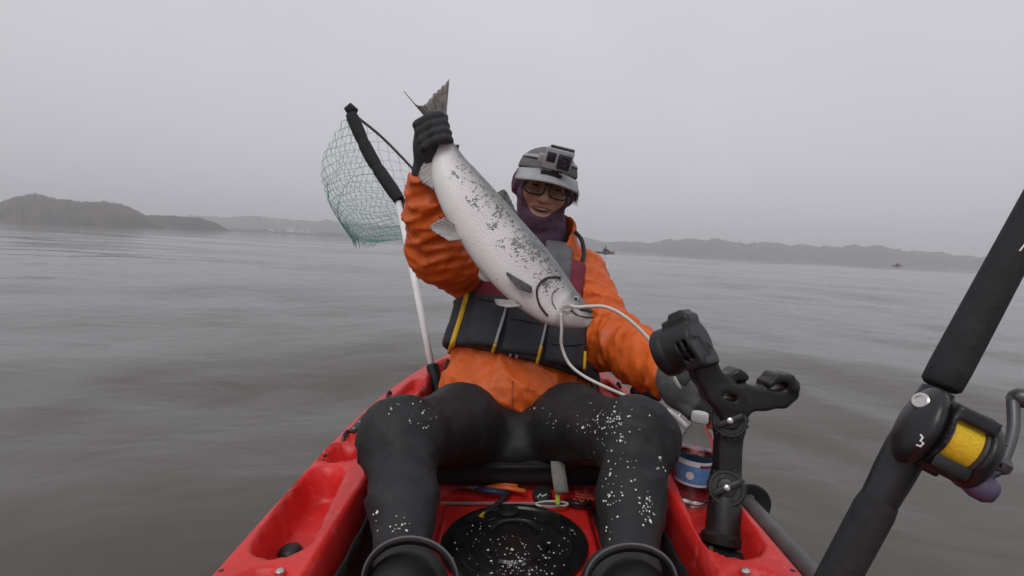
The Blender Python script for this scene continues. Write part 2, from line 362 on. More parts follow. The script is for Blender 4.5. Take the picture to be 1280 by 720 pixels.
def ridge(name, prof, depth, thick, seed, m, rough=.06, cliff=.35, n=700, jit=.02):
    gj = np.random.default_rng(seed + 50)
    xs = np.linspace(prof[0][0], prof[-1][0], n); hp = np.interp(xs, [p[0] for p in prof], [p[1] for p in prof])
    dp = depth if callable(depth) else (lambda x: depth)
    Q = []; K = 26
    nn = fnoise(xs * .06, seed)
    for i, x in enumerate(xs):
        D = dp(x); h = max(.15, hp[i] * (1 + rough * nn[i] + jit * gj.normal())) * D / F; q0 = W(x, D); q1 = W(x, D + thick); row = []
        for k in range(K):
            t = k / (K - 1); s_ = t / .45
            z = h * (cliff * min(1, s_ * 5) + (1 - cliff) * math.sin(min(s_, 1) * math.pi / 2) ** 1.2) if s_ < 1 else h * math.cos((s_ - 1) / (1 / .45 - 1) * math.pi / 2)
            gx = x * .22 + seed; wob = (math.sin(gx + 7 * t) + .7 * math.sin(2.7 * gx - 11 * t + 1) + .5 * math.sin(6.1 * gx + 17 * t)) * h * .035 * math.sin(math.pi * min(1, s_ * 1.0))
            off = (math.sin(gx * .7 + 2 + 3 * t) + .4 * math.sin(gx * 1.7 - 5 * t)) * thick * .02
            p = q0 + (q1 - q0) * (t + off / thick * (1 - t)); row.append((p[0], p[1], (z + wob) if k else -2.0))
        Q.append(row)
    mb = MB().grid(Q); o = part(name, mb, m, smooth=180, world=True); o['kind'] = 'structure'; return o
hm1 = landmat('headland_scrub', (.030, .028, .020), (.12, .085, .055), (.055, .046, .030))
hm2 = landmat('shore_scrub', (.025, .030, .024), (.06, .058, .045), (.038, .042, .032))
ridge('headland_hill', [(-260, 20), (-120, 26), (-40, 24), (0, 27), (20, 38), (38, 43), (55, 41), (75, 36), (88, 37), (100, 34), (130, 37), (150, 36), (165, 29), (185, 17), (197, 9), (206, 0)], 270, 160, 1, hm1, rough=.012, cliff=.3)
ridge('low_headland', [(150, 0), (170, 14), (195, 18), (225, 18), (250, 17), (268, 13), (285, 3), (292, 0)], 330, 130, 2, hm1, rough=.03, cliff=.6)
ridge('hazy_hill', [(215, 0), (235, 19), (270, 21), (320, 24), (370, 22), (420, 24), (470, 21), (560, 25), (640, 23), (720, 20), (800, 0)], 760, 380, 3, hm2, rough=.05)
ridge('wooded_shore', [(690, 0), (705, 12), (760, 11), (815, 16), (870, 21), (920, 22), (980, 21), (1040, 26), (1100, 24), (1160, 20), (1230, 17), (1320, 16), (1500, 18), (1800, 15)], lambda x: 700 - .25 * max(0, x - 700), 260, 4, hm2, rough=.09, cliff=.5, jit=.025)
ridge('shore_flat', [(286, 0), (292, 4), (330, 5), (390, 5), (430, 4), (460, 0)], 560, 100, 6, hm2, rough=.1)
wallm = mat('white_wall', (.62, .62, .61), .8, var=.03); roofm = mat('grey_roof', (.22, .20, .19), .8); windm = mat('dark_window', (.03, .035, .04), .2)
def house(px, w_, h_, dep, label, depth=553):
    c = W(px, depth); z0 = 2.4; t = bpy.data.objects.new('building', None); COL.objects.link(t); t.location = Vector((c[0], c[1], z0)); BASE[t.name] = np.array([c[0], c[1], z0])
    tagit(t, label, 'building', 'buildings along the far shore')
    ex = nrm(W(px + 1, depth) - c); ey = np.array([-ex[1], ex[0], 0]); ez = np.array([0, 0, 1.0]); b = np.array([c[0], c[1], z0])
    part('wall', MB().box(b + ez * h_ / 2, (ex, ey, ez), (w_ / 2, dep / 2, h_ / 2)), wallm, t)
    rf = MB(); a = [b + ex * s * (w_ / 2 + .4) + ey * k * (dep / 2 + .4) + ez * (h_ + .02) for s in (-1, 1) for k in (-1, 0, 1)]
    a[1] = a[1] + ez * h_ * .4; a[4] = a[4] + ez * h_ * .4
    rf.add(a, [(0, 3, 4, 1), (1, 4, 5, 2), (0, 1, 2), (3, 5, 4), (0, 2, 5, 3)]); part('roof', rf, roofm, t)
    n = max(2, int(w_ / 4))
    for k in range(n):
        part('window', MB().box(b + ex * w_ * ((k + .5) / n - .5) - ey * (dep / 2 + .05) + ez * h_ * .55, (ex, ey, ez), (.7, .08, .6)), windm, t)
for px, w_, h_, dp_, lb in ((341, 6, 3, 6, 'small pale house at the headland end of the far shore'), (350, 4, 2.4, 5, 'low pale shed between two houses on the far shore'),
        (365, 8.5, 4.6, 7, 'wide tall white building on the far shore'), (377, 7, 3.2, 6, 'mid sized white building beside the widest far shore building'),
        (386, 4.6, 4.4, 5, 'narrow two storey white house on the far shore'), (394, 4.5, 2.4, 5, 'low white cottage nearest the landing net along the far shore')):
    house(px, w_, h_, dp_, lb)

# ------------------------------------------------------------------ the kayak (boat frame from here on)
KX = -.006
def hwid(y):
    t = (np.asarray(y, float) - .9); t = np.where(t > 0, t / 1.38, -t / 2.25); return .372 * (1 - np.clip(t, 0, 1) ** 2.5) + .004
def S(d, wd=.014):
    t = np.clip(.5 - d / wd, 0, 1); return t * t * (3 - 2 * t)
def rbox2(x, y, cx, cy_, hx, hy, r):
    qx = np.abs(x - cx) - hx + r; qy = np.abs(y - cy_) - hy + r
    return np.sqrt(np.maximum(qx, 0) ** 2 + np.maximum(qy, 0) ** 2) + np.minimum(np.maximum(qx, qy), 0) - r
def cap2(x, y, a, b, r):
    ax, ay = b[0] - a[0], b[1] - a[1]; t = np.clip(((x - a[0]) * ax + (y - a[1]) * ay) / (ax * ax + ay * ay), 0, 1)
    return np.hypot(x - a[0] - t * ax, y - a[1] - t * ay) - r
def deckz(x, y):
    a = hwid(y) - np.abs(x - KX)
    z = .20 - .022 * (1 - np.clip(a / .022, 0, 1)) ** 2 + .012 * np.clip((y - 1.3) / .8, 0, 1) + 0 * x
    z = z + .07 * np.clip(-y / 1.2, 0, 1) ** 2
    inn = np.where(x < 0, .258, .252)
    ck = rbox2(x, y, 0, .78, .243, .98, .07)
    z = z + (.026 - z) * S(ck, .022)
    con = rbox2(x, y, .008, .62, .152, .50, .03); z = np.maximum(z, .026 + .026 * S(con, .016))
    seat = rbox2(x, y, 0, 1.43, .245, .30, .05); z = np.maximum(z, .026 + .03 * S(seat, .02) * S(ck, .02))
    z = z - .006 * S(np.abs(y - 1.075) - .006, .012) * S(con, .01)
    for s in (-1, 1):
        o = .010 * 0
        pk = cap2(x, y, (s * .304 + KX, .665), (s * .326 + KX, .858 if s < 0 else .870), .034); z = z + (.138 - z) * S(pk, .014)
        z = z - .02 * S(cap2(x, y, (s * .300 + KX, .70), (s * .300 + KX, .72), .013), .01)
        cx_, cy2, cr2 = (-.324, .962, .042) if s < 0 else (.328, .892, .037); cp = np.hypot(x - cx_ - KX, y - cy2) - cr2; z = z + ((.115 if s < 0 else .136) - z) * S(cp, .014)
        rim = np.abs(np.hypot(x - cx_ - KX, y - cy2) - cr2 - .006); z = z + .003 * S(rim - .003, .006)
        p3 = cap2(x, y, (s * .298 + KX, .46), (s * .295 + KX, .565), .034); z = z + (.155 - z) * S(p3, .014)
        p4 = cap2(x, y, (s * .300 + KX, 1.18), (s * .270 + KX, 1.46), .020); z = z - .025 * S(p4, .014)
        tr = rbox2(x, y, s * .333 + KX, 1.10, .010, .06, .004); z = z + .006 * S(tr, .008)
    tw = rbox2(x, y, 0, 1.98, .16, .15, .06); z = z + (.11 - z) * S(tw, .03)
    return z
kay = thing('kayak', 'bright red sit-on-top fishing kayak carrying the angler, moulded side pockets', 'kayak', (0, .5, 0))
ys = np.concatenate([np.linspace(-1.34, -.2, 40)[:-1], np.linspace(-.2, .42, 40)[:-1], np.linspace(.42, 1.25, 150)[:-1], np.linspace(1.25, 2.27, 80)])
ss = np.linspace(-1, 1, 151)
YY, SS = np.meshgrid(ys, ss, indexing='ij'); XX = KX + SS * hwid(YY); ZZ = deckz(XX, YY)
deck = MB().grid(np.stack([XX, YY, ZZ], -1).tolist())
prof = [(1.0, 0), (1.018, -.012), (1.03, -.035), (1.03, -.07), (1.0, -.13), (.93, -.2), (.75, -.27), (.4, -.31), (0, -.32)]
Q = []
for y in ys[::2].tolist() + [ys[-1]]:
    hw_ = float(hwid(y)); ze = float(deckz(np.array([KX + hw_]), np.array([y]))[0]); row = []
    full = prof + [(-a, b) for a, b in prof[-2::-1]]
    keel = min(1.0, hw_ / .2)
    for a, b in full: row.append((KX + a * hw_, y, ze + b * (.55 + .45 * keel)))
    Q.append(row)
part('hull', MB().grid(Q), M['red'], kay, smooth=60)
deck_o = part('deck', deck, M['red'], kay, smooth=180)
# black foam foot mats lying in the two footwells
for s in (-1, 1):
    Qm = []; pf = [(.170, .0305), (.185, .0305), (.2, .0305), (.212, .032), (.221, .038), (.2262, .052), (.2275, .08), (.2285, .12), (.2295, .155), (.2298, .172)]
    for y in np.linspace(.02, 1.06, 90):
        Qm.append([(s * (x + .0012 * math.sin(z * 260 + y * 90)), y, z + .0022 * math.sin(x * 340) * math.sin(y * 300)) for x, z in pf])
    mo = part('footwell_mat', MB().grid(Qm), M['mat'], kay, smooth=180); md = mo.modifiers.new('s', 'SOLIDIFY'); md.thickness = .003
# round hatch
hc = np.array([.004, .895, .0535]); hr = .134
hatch = part('hatch_cover', MB().lathe(hc, (0, 0, 1), [(0, hr), (.006, hr), (.009, hr - .004), (.009, hr - .014), (.005, hr - .017), (.005, hr - .024), (.0075, hr - .027), (.0075, .075), (.004, .072), (.004, .066), (.008, .062), (.009, .03), (.009, .001)], 64), M['hatchblack'], kay, smooth=35)
mb = MB(); mb.tube([hc + np.array([.045 * math.cos(a), .01 + .05 * math.sin(a), .012]) for a in np.linspace(.2, 2.9, 14)], .004, 6)
part('hatch_handle', mb, M['black'], hatch)
part('hatch_latch', MB().lathe(hc + np.array([-.012, .10, .006]), (0, 0, 1), [(0, .022), (.006, .022), (.008, .018), (.008, .010), (.012, .009), (.012, .001)], 24), M['black'], hatch)
for k in range(10):
    a = random.uniform(0, 6.28); r0 = random.uniform(.08, .105)
    a1 = a + .2
    part('hatch_rib', MB().tube([hc + np.array([r0 * math.cos(q), r0 * math.sin(q), .008]) for q in (a, a + .1, a1)], .0018, 5), M['hatchblack'], hatch)
# drain plugs, rivets, eyelets
for s in (-1, 1):
    c = G(363, 692, .141) if s < 0 else G(923, 704, .141)
    part('drain_plug', MB().lathe(c, (0, 0, 1), [(-.004, .0175), (.004, .0175), (.009, .014), (.012, .008), (.0125, .001)], 20), M['black'], kay)
    c = G(350, 714, .201) if s < 0 else np.array([.288, .60, .199])
    part('rivet', MB().lathe(c, (0, 0, 1), [(-.003, .0055), (.001, .0055), (.003, .003), (.0032, .0005)], 12), M['silver'], kay)
for s, y in ((-1, 1.04), (1, 1.24), (-1, 1.33), (1, 1.42)):
    x = s * (float(hwid(y)) - .035) + KX
    part('pad_eye', MB().tube([(x, y + .022 * math.cos(a), .195 + .016 * math.sin(a)) for a in np.linspace(0, math.pi, 9)], .004, 6), M['black'], kay)
for s in (-1, 1):
    x = s * .334 + KX; tr_ = part('gear_track', MB().box((x - s * .003, 1.10, .2075), ((1, .0, 0), (0, 1, 0), (0, 0, 1)), (.0075, .055, .0035), .0012), M['black'], kay)
    for y in (1.06, 1.10, 1.14): part('screw', MB().lathe((x - s * .003, y, .2108), (0, 0, 1), [(0, .0032), (.0012, .003), (.0016, .0008)], 10), M['silver'], tr_)
    for y in (.60, .62 + .33): part('rivet', MB().lathe((s * .352 + KX, y, .1985), (0, 0, 1), [(-.002, .004), (.001, .004), (.0022, .002)], 10), M['black'], kay)
part('bungee_cord', MB().tube(spline([(-.15, 1.04, .056), (-.05, 1.035, .058), (.06, 1.035, .058), (.155, 1.04, .056)], 6), .003, 6), M['webbing'], kay)
# white lettering on the console beside the hatch, only its tops in view
def strokes(pts_list, r, m, parent, name='lettering'):
    mb = MB()
    for pl in pts_list: mb.tube(pl, r, 6)
    return part(name, mb, m, parent)
def con(px, py): return G(px, py, .0545)
strokes([[con(*q) for q in ((750, 718), (747, 711), (750, 705), (755, 706), (757, 713), (754, 719), (750, 718))], [con(*q) for q in ((760, 719), (758, 703))], [con(*q) for q in ((765, 702), (760, 711), (767, 718))]], .0016, M['paint'], kay)
# near-side paddle held along the hull
pad = thing('paddle', 'grey kayak paddle shaft with black drip ring along the outer right hull', 'paddle', (.40, .7, .14))
pa, pb = np.array([.400, 1.02, .163]), np.array([.392, -.35, .172])
part('shaft', MB().tube([pa + (pb - pa) * t for t in np.linspace(0, 1, 12)], .0135, 16), M['shaft'], pad)
rc_ = pa + (pb - pa) * .138
part('drip_ring', MB().lathe(rc_, pb - pa, [(-.008, .015), (-.006, .021), (.002, .036), (.005, .0365), (.006, .034), (.0, .016)], 28, cap=False), M['rubber'], pad)
Qb = []
for t in np.linspace(0, 1, 14):
    w_ = .014 + .075 * math.sin(math.pi * min(1, t * .93 + .04)) ** .8
    Qb.append([pb + np.array([.01 + .02 * (k / 6) ** 2, -.42 * t, w_ * k / 6]) for k in range(-6, 7)])
ob = part('blade', MB().grid(Qb), M['black'], pad, smooth=180); md = ob.modifiers.new('s', 'SOLIDIFY'); md.thickness = .006

# ------------------------------------------------------------------ seat
def fseat(p):
    return sus(.02, bxs(p, (.01, 1.32, .105), (.205, .235, .042), .03), bxs(p, (.02, 1.62, .26), (.20, .035, .17), .03))
seat = part('seat', snet(fseat, (-.23, 1.03, .04), (.25, 1.70, .46), .0085), M['rubber'], kay, smooth=180)
part('piping', MB().tube(spline([(-.17, 1.083, .115), (-.05, 1.076, .118), (.07, 1.076, .118), (.19, 1.083, .115)], 6), .0035, 6), M['black'], seat)
st = [P(697, 577, 1.085), P(698, 590, 1.07), P(700, 603, 1.055), P(702, 616, 1.05)]
mb = MB()
ob = part('strap', mb.grid([[q + RT * s * .0145 for s in (-1, 0, 1)] for q in spline(st, 4)]), M['webbing'], seat); md = ob.modifiers.new('s', 'SOLIDIFY'); md.thickness = .003

# ------------------------------------------------------------------ the angler
per = thing('person', 'angler in orange jacket and black wetsuit leggings holding up a big silver fish', 'person', (0, 1.3, .15))
HC = P(681, 231, 1.46)
XH = nrm([math.cos(math.radians(13)), 0.05, -math.sin(math.radians(13))])
yh = nrm(CAM - HC) + np.array([0, 0, -.10]); YH = nrm(yh - XH * yh.dot(XH)); ZH = np.cross(YH, XH); ZH = ZH if ZH[2] > 0 else -ZH
AXH = np.stack([XH, YH, ZH]).astype(np.float32)
def H(x, y, z): return HC + XH * x + YH * y + ZH * z
def toH(p): return (p - HC.astype(np.float32)) @ AXH.T
J = dict(hl=P(600, 524, 1.36), hr=P(690, 524, 1.36), kl=P(501, 549, .87), kr=P(795, 549, .87), neck=P(676, 308, 1.50),
         sl=P(592, 342, 1.49), sr=P(727, 343, 1.49), el=P(553, 313, 1.27), er=P(763, 426, 1.32), wl=P(533, 212, 1.17), wr=P(846, 473, 1.05))
J['al'] = np.array([-.122, .53, .145]); J['ar'] = np.array([.128, .53, .145])
J['tl'] = np.array([-.108, .475, .262]); J['tr'] = np.array([.120, .475, .255])
def headl(q):                                         # the head in its own frame: x right, y front, z up
    sk = el(q, (0, -.012, .022), (.077, .094, .069)); jaw = el(q, (0, .022, -.052), (.058, .064, .066)); ch = el(q, (0, .062, -.092), (.026, .026, .022))
    d = sus(.03, sk, jaw, ch)
    for s in (-1, 1):
        d = su(d, el(q, (s * .041, .058, -.026), (.027, .026, .024)), .02)
        d = su(d, el(q, (s * .079, -.005, -.008), (.010, .020, .032)), .008)
        d = ssub(d, el(q, (s * .032, .090, .006), (.020, .016, .012)), .012)
        d = su(d, el(q, (s * .032, .070, .006), (.014, .014, .011)), .004)
    d = su(d, rc(q, (0, .080, .008), (0, .102, -.026), .009, .0125), .012)
    for s in (-1, 1): d = su(d, el(q, (s * .013, .088, -.030), (.010, .012, .008)), .008)
    d = su(d, el(q, (0, .076, -.050), (.030, .014, .010)), .010); d = su(d, el(q, (0, .074, -.075), (.026, .014, .009)), .010)
    d = ssub(d, el(q, (0, .090, -.0615), (.0285, .024, .0088)), .004)
    return d
def fhead(p): return headl(toH(p))
def fbody(p):
    d = sus(.05, el(p, P(643, 480, 1.38), (.165, .12, .11)), el(p, P(652, 425, 1.42), (.155, .105, .15)), el(p, P(664, 365, 1.47), (.16, .10, .13)))
    d = su(d, rc(p, J['sl'], J['sr'], .05, .05), .05)
    d = su(d, rc(p, J['neck'], H(0, -.02, -.05), .055, .052), .02)
    for a, b, c, e in ((J['sl'], J['el'], J['wl'], 0), (J['sr'], J['er'], J['wr'], 0)):
        d = sus(.03, d, rc(p, a, b, .045, .038), rc(p, b, c, .038, .026))
    for h, k, a, t in ((J['hl'], J['kl'], J['al'], J['tl']), (J['hr'], J['kr'], J['ar'], J['tr'])):
        d = sus(.03, d, rc(p, h, k, .055, .036), rc(p, k, a, .032, .022), rc(p, a, t, .026, .018))
    return su(d, fhead(p), .015)
body = part('body', snet(fbody, [axis(-.36, .40, .010, (HC[0] - .10, HC[0] + .10, .0034)), axis(.40, 1.66, .010, (HC[1] - .125, HC[1] + .06, .0034)), axis(.04, .92, .010, (HC[2] - .13, HC[2] + .06, .0034))]), M['skin'], per, smooth=180)
for s in (-1, 1):
    cE = H(s * .032, .0815, .003)
    part('eye', snet(lambda p: el(toH(p), (s * .032, .0805, .002), (.0105, .0050, .0032)), cE - .016, cE + .016, .0016), M['eye'], per, smooth=180)
    part('eyebrow', snet(lambda p: sus(.004, el(toH(p), (s * .034, .0860, .0225), (.0175, .0055, .0032))), H(s * .034, .086, .0225) - .024, H(s * .034, .086, .0225) + .024, .0024), M['hair'], per, smooth=180)
part('mouth_inside', snet(lambda p: el(toH(p), (0, .062, -.0615), (.026, .012, .010)), H(0, .06, -.06) - .035, H(0, .06, -.06) + .035, .0035), M['mouth'], per, smooth=180)
part('teeth', snet(lambda p: sint(el(toH(p), (0, .066, -.0570), (.0245, .0178, .0062)), -(toH(p)[:, 2] + .0640), .002), H(0, .06, -.057) - .03, H(0, .06, -.057) + .03, .0018), M['teeth'], per, smooth=180)

# --- neck gaiter pulled up round the jaw
wg = Wr(11, 95)
def fgait(p):
    q = toH(p)
    d = su(headl(q) - .006, sus(.03, rc(p, H(0, -.012, -.05), P(677, 300, 1.49), .066, .070), rc(p, P(677, 290, 1.49), P(676, 325, 1.49), .066, .050)), .02)
    d = d - .0035 * wg(p)
    d = np.maximum(d, q[:, 2] - .03 + .25 * np.maximum(q[:, 1], 0))
    op = el(q, (0, .095, .002), (.064, .075, .079))        # the opening for the face
    return ssub(d, op, .006)
part('neck_gaiter', snet(fgait, HC + (-.14, -.16, -.24), HC + (.14, .16, .06), .0052), M['gaiter'], per, smooth=180)
# --- hair showing below the cap at the temple
mb = MB()
for k in range(60):
    s = 1 if k % 4 else -1; a = random.uniform(0, 1)
    p0 = H(s * (.078 + .002 * a), .01 - .06 * a, .035 - .02 * random.random())
    dv = H(s * (.016 + .012 * random.random()) * (1 if s > 0 else .15), random.uniform(-.01, .02), -.03 - .03 * random.random()) - HC
    mb.tube([p0, p0 + dv * .5 + ZH * .004, p0 + dv], [.0022, .0018, .0004], 4)
part('hair', mb, M['hair'], per)['kind'] = 'stuff'
# --- cap
cap = None
def fcap(p):
    q = toH(p); d = el(q, (0, -.012, .034), (.086, .103, .070)); d = np.maximum(d, -(q[:, 2] - .034 - .12 * q[:, 1]))
    return np.maximum(d, -(el(q, (0, -.012, .028), (.080, .097, .066))))
cap = part('cap', snet(fcap, HC + (-.14, -.14, -.03), HC + (.14, .14, .16), .004), M['capdark'], per, smooth=60)
def dome(x, z):                                       # front surface of the cap
    t = 1 - (x / .087) ** 2 - ((z - .044) / .091) ** 2; return -.012 + .104 * math.sqrt(max(t, .02))
Q = []
for k in range(25):
    a = math.radians(-68 + 136 * k / 24); row = []
    for j in range(7):
        u = j / 6; ext = .062 * math.cos(a * .95) ** .8 * u
        x = (.088 + ext * .25) * math.sin(a); y = -.012 + (.105) * math.cos(a) + ext
        z = .046 + .10 * y * .12 - ext * .34 - .016 * (abs(math.sin(a)) ** 2) * (1 + u) - .004 * u * u
        row.append(H(x, y, z))
    Q.append(row)
ob = part('brim', MB().grid(Q), M['capgrey'], cap, smooth=180); md = ob.modifiers.new('s', 'SOLIDIFY'); md.thickness = .004; md.offset = 0
for z0, z1, m_, nm in ((.062, .070, 'capgrey', 'band'),):
    Q = [[H(1.012 * .087 * math.sqrt(max(0, 1 - ((z - .034) / .071) ** 2)) * math.sin(a), -.012 + 1.012 * .104 * math.sqrt(max(0, 1 - ((z - .034) / .071) ** 2)) * math.cos(a), z + .10 * .12 * math.cos(a)) for a in np.linspace(-1.9, 1.9, 30)] for z in np.linspace(z0, z1, 4)]
    ob = part(nm, MB().grid(Q), M[m_], cap, smooth=180); md = ob.modifiers.new('s', 'SOLIDIFY'); md.thickness = .002
# --- glasses
gl = None
def rim(s, k=20, grow=0.0):
    o = []
    for i in range(k):
        a = 2 * math.pi * i / k; c_, s_ = math.cos(a), math.sin(a)
        x = math.copysign(abs(c_) ** .6, c_) * (.0275 + grow); z = math.copysign(abs(s_) ** .65, s_) * (.0205 + grow)
        xx = s * .034 + x; o.append(H(xx, .105 - 2.8 * xx * xx, .003 + z - (.003 if z < 0 else 0)))
    return o
for s in (-1, 1):
    r_ = part('glasses_rim', MB().tube(rim(s), .0021, 6, closed=True), M['frame'], per)
    c = sum(rim(s)) / 20; pts = rim(s, 20, -.001)
    part('lens', MB().add([c] + pts, [(0, i + 1, (i + 1) % 20 + 1) for i in range(20)]), M['lens'], r_, smooth=180)
    part('temple', MB().tube(spline([H(s * .061, .096, .010), H(s * .078, .05, .012), H(s * .085, 0, .008)], 5), .002, 6), M['frame'], r_)
part('glasses_bridge', MB().tube(spline([H(-.009, .106, .010), H(0, .108, .013), H(.009, .106, .010)], 4), .002, 6), M['frame'], per)

def folds(p, a, b, k, seed, twist=1.0):                # sharp creases wrapping obliquely round a limb
    g = np.random.default_rng(seed); a = np.asarray(a, np.float32); u = nrm(np.asarray(b) - a).astype(np.float32); q = p - a; t = q @ u
    e = nrm(np.cross(u, [.3, .9, .2])).astype(np.float32); f = np.cross(u, e); ph = np.arctan2(q @ f, q @ e); o = np.zeros(len(p), np.float32)
    for i in range(4):
        n = g.integers(1, 3); kk = k * g.uniform(.6, 1.5); w_ = g.uniform(0, 6.28)
        v = np.abs(np.sin(.5 * kk * t + twist * g.uniform(.6, 1.6) * np.sin(n * ph + w_) + g.uniform(0, 6)))
        m_ = .5 + .5 * np.sin(ph * g.integers(1, 3) + t * g.uniform(8, 22) + g.uniform(0, 6)); o += m_ * (1 - v) ** 2.8
    return o
# --- leggings
wl = Wr(5, 48); wl2 = Wr(6, 120)
def fleg(p):
    d = sus(.06, el(p, P(645, 540, 1.31), (.175, .16, .078)), el(p, P(643, 505, 1.40), (.165, .12, .09)), el(p, P(645, 541, 1.25), (.20, .13, .066)))
    for h, k, a, t in ((J['hl'], J['kl'], J['al'], J['tl']), (J['hr'], J['kr'], J['ar'], J['tr'])):
        mid = (h + k) / 2 + np.array([-.022 * np.sign(k[0]), .02, .000]); cf = k + (a - k) * .38 + np.array([0, .018, -.006])
        d = sus(.045, d, rc(p, h, mid, .092, .081), rc(p, mid, k, .081, .055), rc(p, k, cf, .053, .043), rc(p, cf, a, .043, .036), el(p, k + np.array([0, -.008, .006]), (.058, .050, .056)))
    d = d - .0040 * wl(p) - .0010 * wl2(p)
    for s_, (h, k, a) in enumerate(((J['hl'], J['kl'], J['al']), (J['hr'], J['kr'], J['ar']))):
        for m0, m1, sd_ in ((h, k, 31 + s_), (k, a, 41 + s_)):
            wgt = np.clip(1 - rc(p, m0, m1, .07, .055) / .03, 0, 1); eb = np.clip(1.3 - np.linalg.norm(p - k.astype(np.float32), axis=1) / .16, .25, 1); d = d - .0062 * wgt * eb * folds(p, m0, m1, 110, sd_, 1.0)
    cut = np.maximum((J['al'][1] + .04) - p[:, 1], p[:, 2] - .34)
    return np.maximum(d, (J['al'][1] + .03) - p[:, 1])
part('leggings', snet(fleg, (-.32, .52, .03), (.36, 1.58, .42), .0078), M['neoprene'], per, smooth=180)
# --- boots
for a, t in ((J['al'], J['tl']), (J['ar'], J['tr'])):
    def fboot(p, a=a, t=t):
        heel = a + np.array([0, .01, -.045]); ball = heel + (t - a) * .75 + np.array([0, -.012, .0])
        return sus(.025, rc(p, a + np.array([0, .05, .045]), a, .047, .046), rc(p, heel, ball, .036, .040), rc(p, a, t, .040, .031), rc(p, ball, t, .040, .028)) - .001 * wl2(p)
    bt = part('boot', snet(fboot, np.minimum(a, t) - .10, np.maximum(a, t) + .11, .006), M['rubber'], per, smooth=180)
# --- jacket
w1 = Wr(21, 46, 6); w2 = Wr(22, 85, 7); w3 = Wr(23, 170, 6)
def ftorso(p):
    return sus(.06, el(p, P(643, 480, 1.335), (.196, .140, .095)), el(p, P(650, 432, 1.385), (.182, .125, .14)), el(p, P(660, 372, 1.45), (.180, .118, .135)),
               rc(p, J['sl'] + (.03, 0, -.01), J['sr'] + (-.03, 0, -.01), .062, .062))
def farms(p):
    d = None
    for a, b, c, r1, r2, r3 in ((J['sl'], J['el'], J['wl'], .082, .074, .048), (J['sr'], J['er'], J['wr'], .072, .067, .050)):
        cc = b + (c - b) * .93
        e = sus(.035, rc(p, a, b, r1, r2), rc(p, b, b + (c - b) * .5, r2, r2 * .88), rc(p, b + (c - b) * .5, cc, r2 * .88, r3))
        d = e if d is None else np.minimum(d, e)
    return d
def fjack(p):
    at = farms(p); d = su(ftorso(p), at, .045)
    d = su(d, rc(p, P(680, 322, 1.49), P(684, 292, 1.49), .105, .088), .03)
    fa = np.clip(1 - at / .05, 0, 1)
    d = d - .006 * w1(p) - .0018 * w2(p) - .0009 * w3(p) - .008 * (1 - fa) * folds(p, P(620, 500, 1.3), P(690, 470, 1.3), 60, 5, 1.5)
    for s_, (a, b, c) in enumerate(((J['sl'], J['el'], J['wl']), (J['sr'], J['er'], J['wr']))):
        for (m0, m1, sd_) in ((a, b, 1 + s_), (b, c, 7 + s_)):
            wgt = np.clip(1 - (rc(p, m0, m1, .08, .075)) / .03, 0, 1); eb = np.clip(1.35 - np.linalg.norm(p - b.astype(np.float32), axis=1) / .22, .45, 1)
            d = d - .0125 * wgt * eb * folds(p, m0, m1, 95, sd_, 1.3)
    d = ssub(d, rc(p, P(678, 328, 1.475), P(681, 270, 1.455), .068, .082), .012)     # the collar stands open
    hem = P(643, 514, 1.22)[2]; c1 = (p[:, 2] - hem) * -1 - .10 * np.maximum(p[:, 1] - 1.25, 0)
    for c, b in ((J['wl'], J['el']), (J['wr'], J['er'])):
        u = nrm(c - b).astype(np.float32); near = np.linalg.norm(p - c.astype(np.float32), axis=1) < .12
        d = np.where(near, np.maximum(d, (p - c.astype(np.float32)) @ u + .004), d)
    return np.maximum(d, c1)
jk = part('jacket', snet(fjack, (-.40, 1.0, .16), (.44, 1.68, .80), .0056), M['orange'], per, smooth=180)
def onj(px, py, f=None, off=0):
    f = f or fjack; h_ = hit(f, px, py, .9, 1.8)
    return None if h_ is None else h_ + gradn(f, h_) * off
pts = [q for q in (onj(641 - (y - 478) * .02, y) for y in np.linspace(476, 508, 9)) if q is not None]
part('jacket_zip', MB().tube(pts, .0022, 6), mat('zip_brown', (.40, .075, .012), .5), jk)
# --- life vest
wv = Wr(31, 50); wv2 = Wr(32, 130)
axv = nrm(P(668, 340, 1.48) - P(645, 480, 1.38)); v0 = P(645, 480, 1.38)
def fvt(p): return ftorso(p) - .026 - .003 * wv(p) - .001 * wv2(p)
def hgt(p): return (p - v0.astype(np.float32)) @ axv.astype(np.float32)
def fvest(p):
    h_ = hgt(p); d = sint(fvt(p), -(h_ - .040 + .10 * (p[:, 0] - .02)), .012); d = sint(d, h_ - .265, .014)
    return ssub(d, farms(p) - .006, .02)
lv = part('life_vest', snet(fvest, (-.27, 1.15, .16), (.32, 1.70, .62), .0075), M['vest'], per, smooth=180)
def fpan(p, x0, x1, h0, h1, th):
    xs_ = (p - v0.astype(np.float32)) @ XV; h_ = hgt(p)
    d = np.maximum(fvt(p) - th, -(fvt(p) + .02)); d = sint(d, np.maximum(x0 - xs_, xs_ - x1), .014); d = sint(d, np.maximum(h0 - h_, h_ - h1), .014)
    return np.maximum(d, p[:, 1] - 1.42)
XV = nrm(np.cross(np.array([0, 1.0, 0]), axv)).astype(np.float32)
for nm, m_, a in (('pocket', 'vest', (-.150, -.068, .052, .19, .016)), ('pocket', 'vest', (-.062, .038, .046, .20, .009)), ('pocket', 'vest', (.044, .150, .036, .19, .018))):
    part(nm, snet(lambda p: fpan(p, *a), (-.27, 1.12, .16), (.32, 1.5, .55), .006), M[m_], lv, smooth=180)
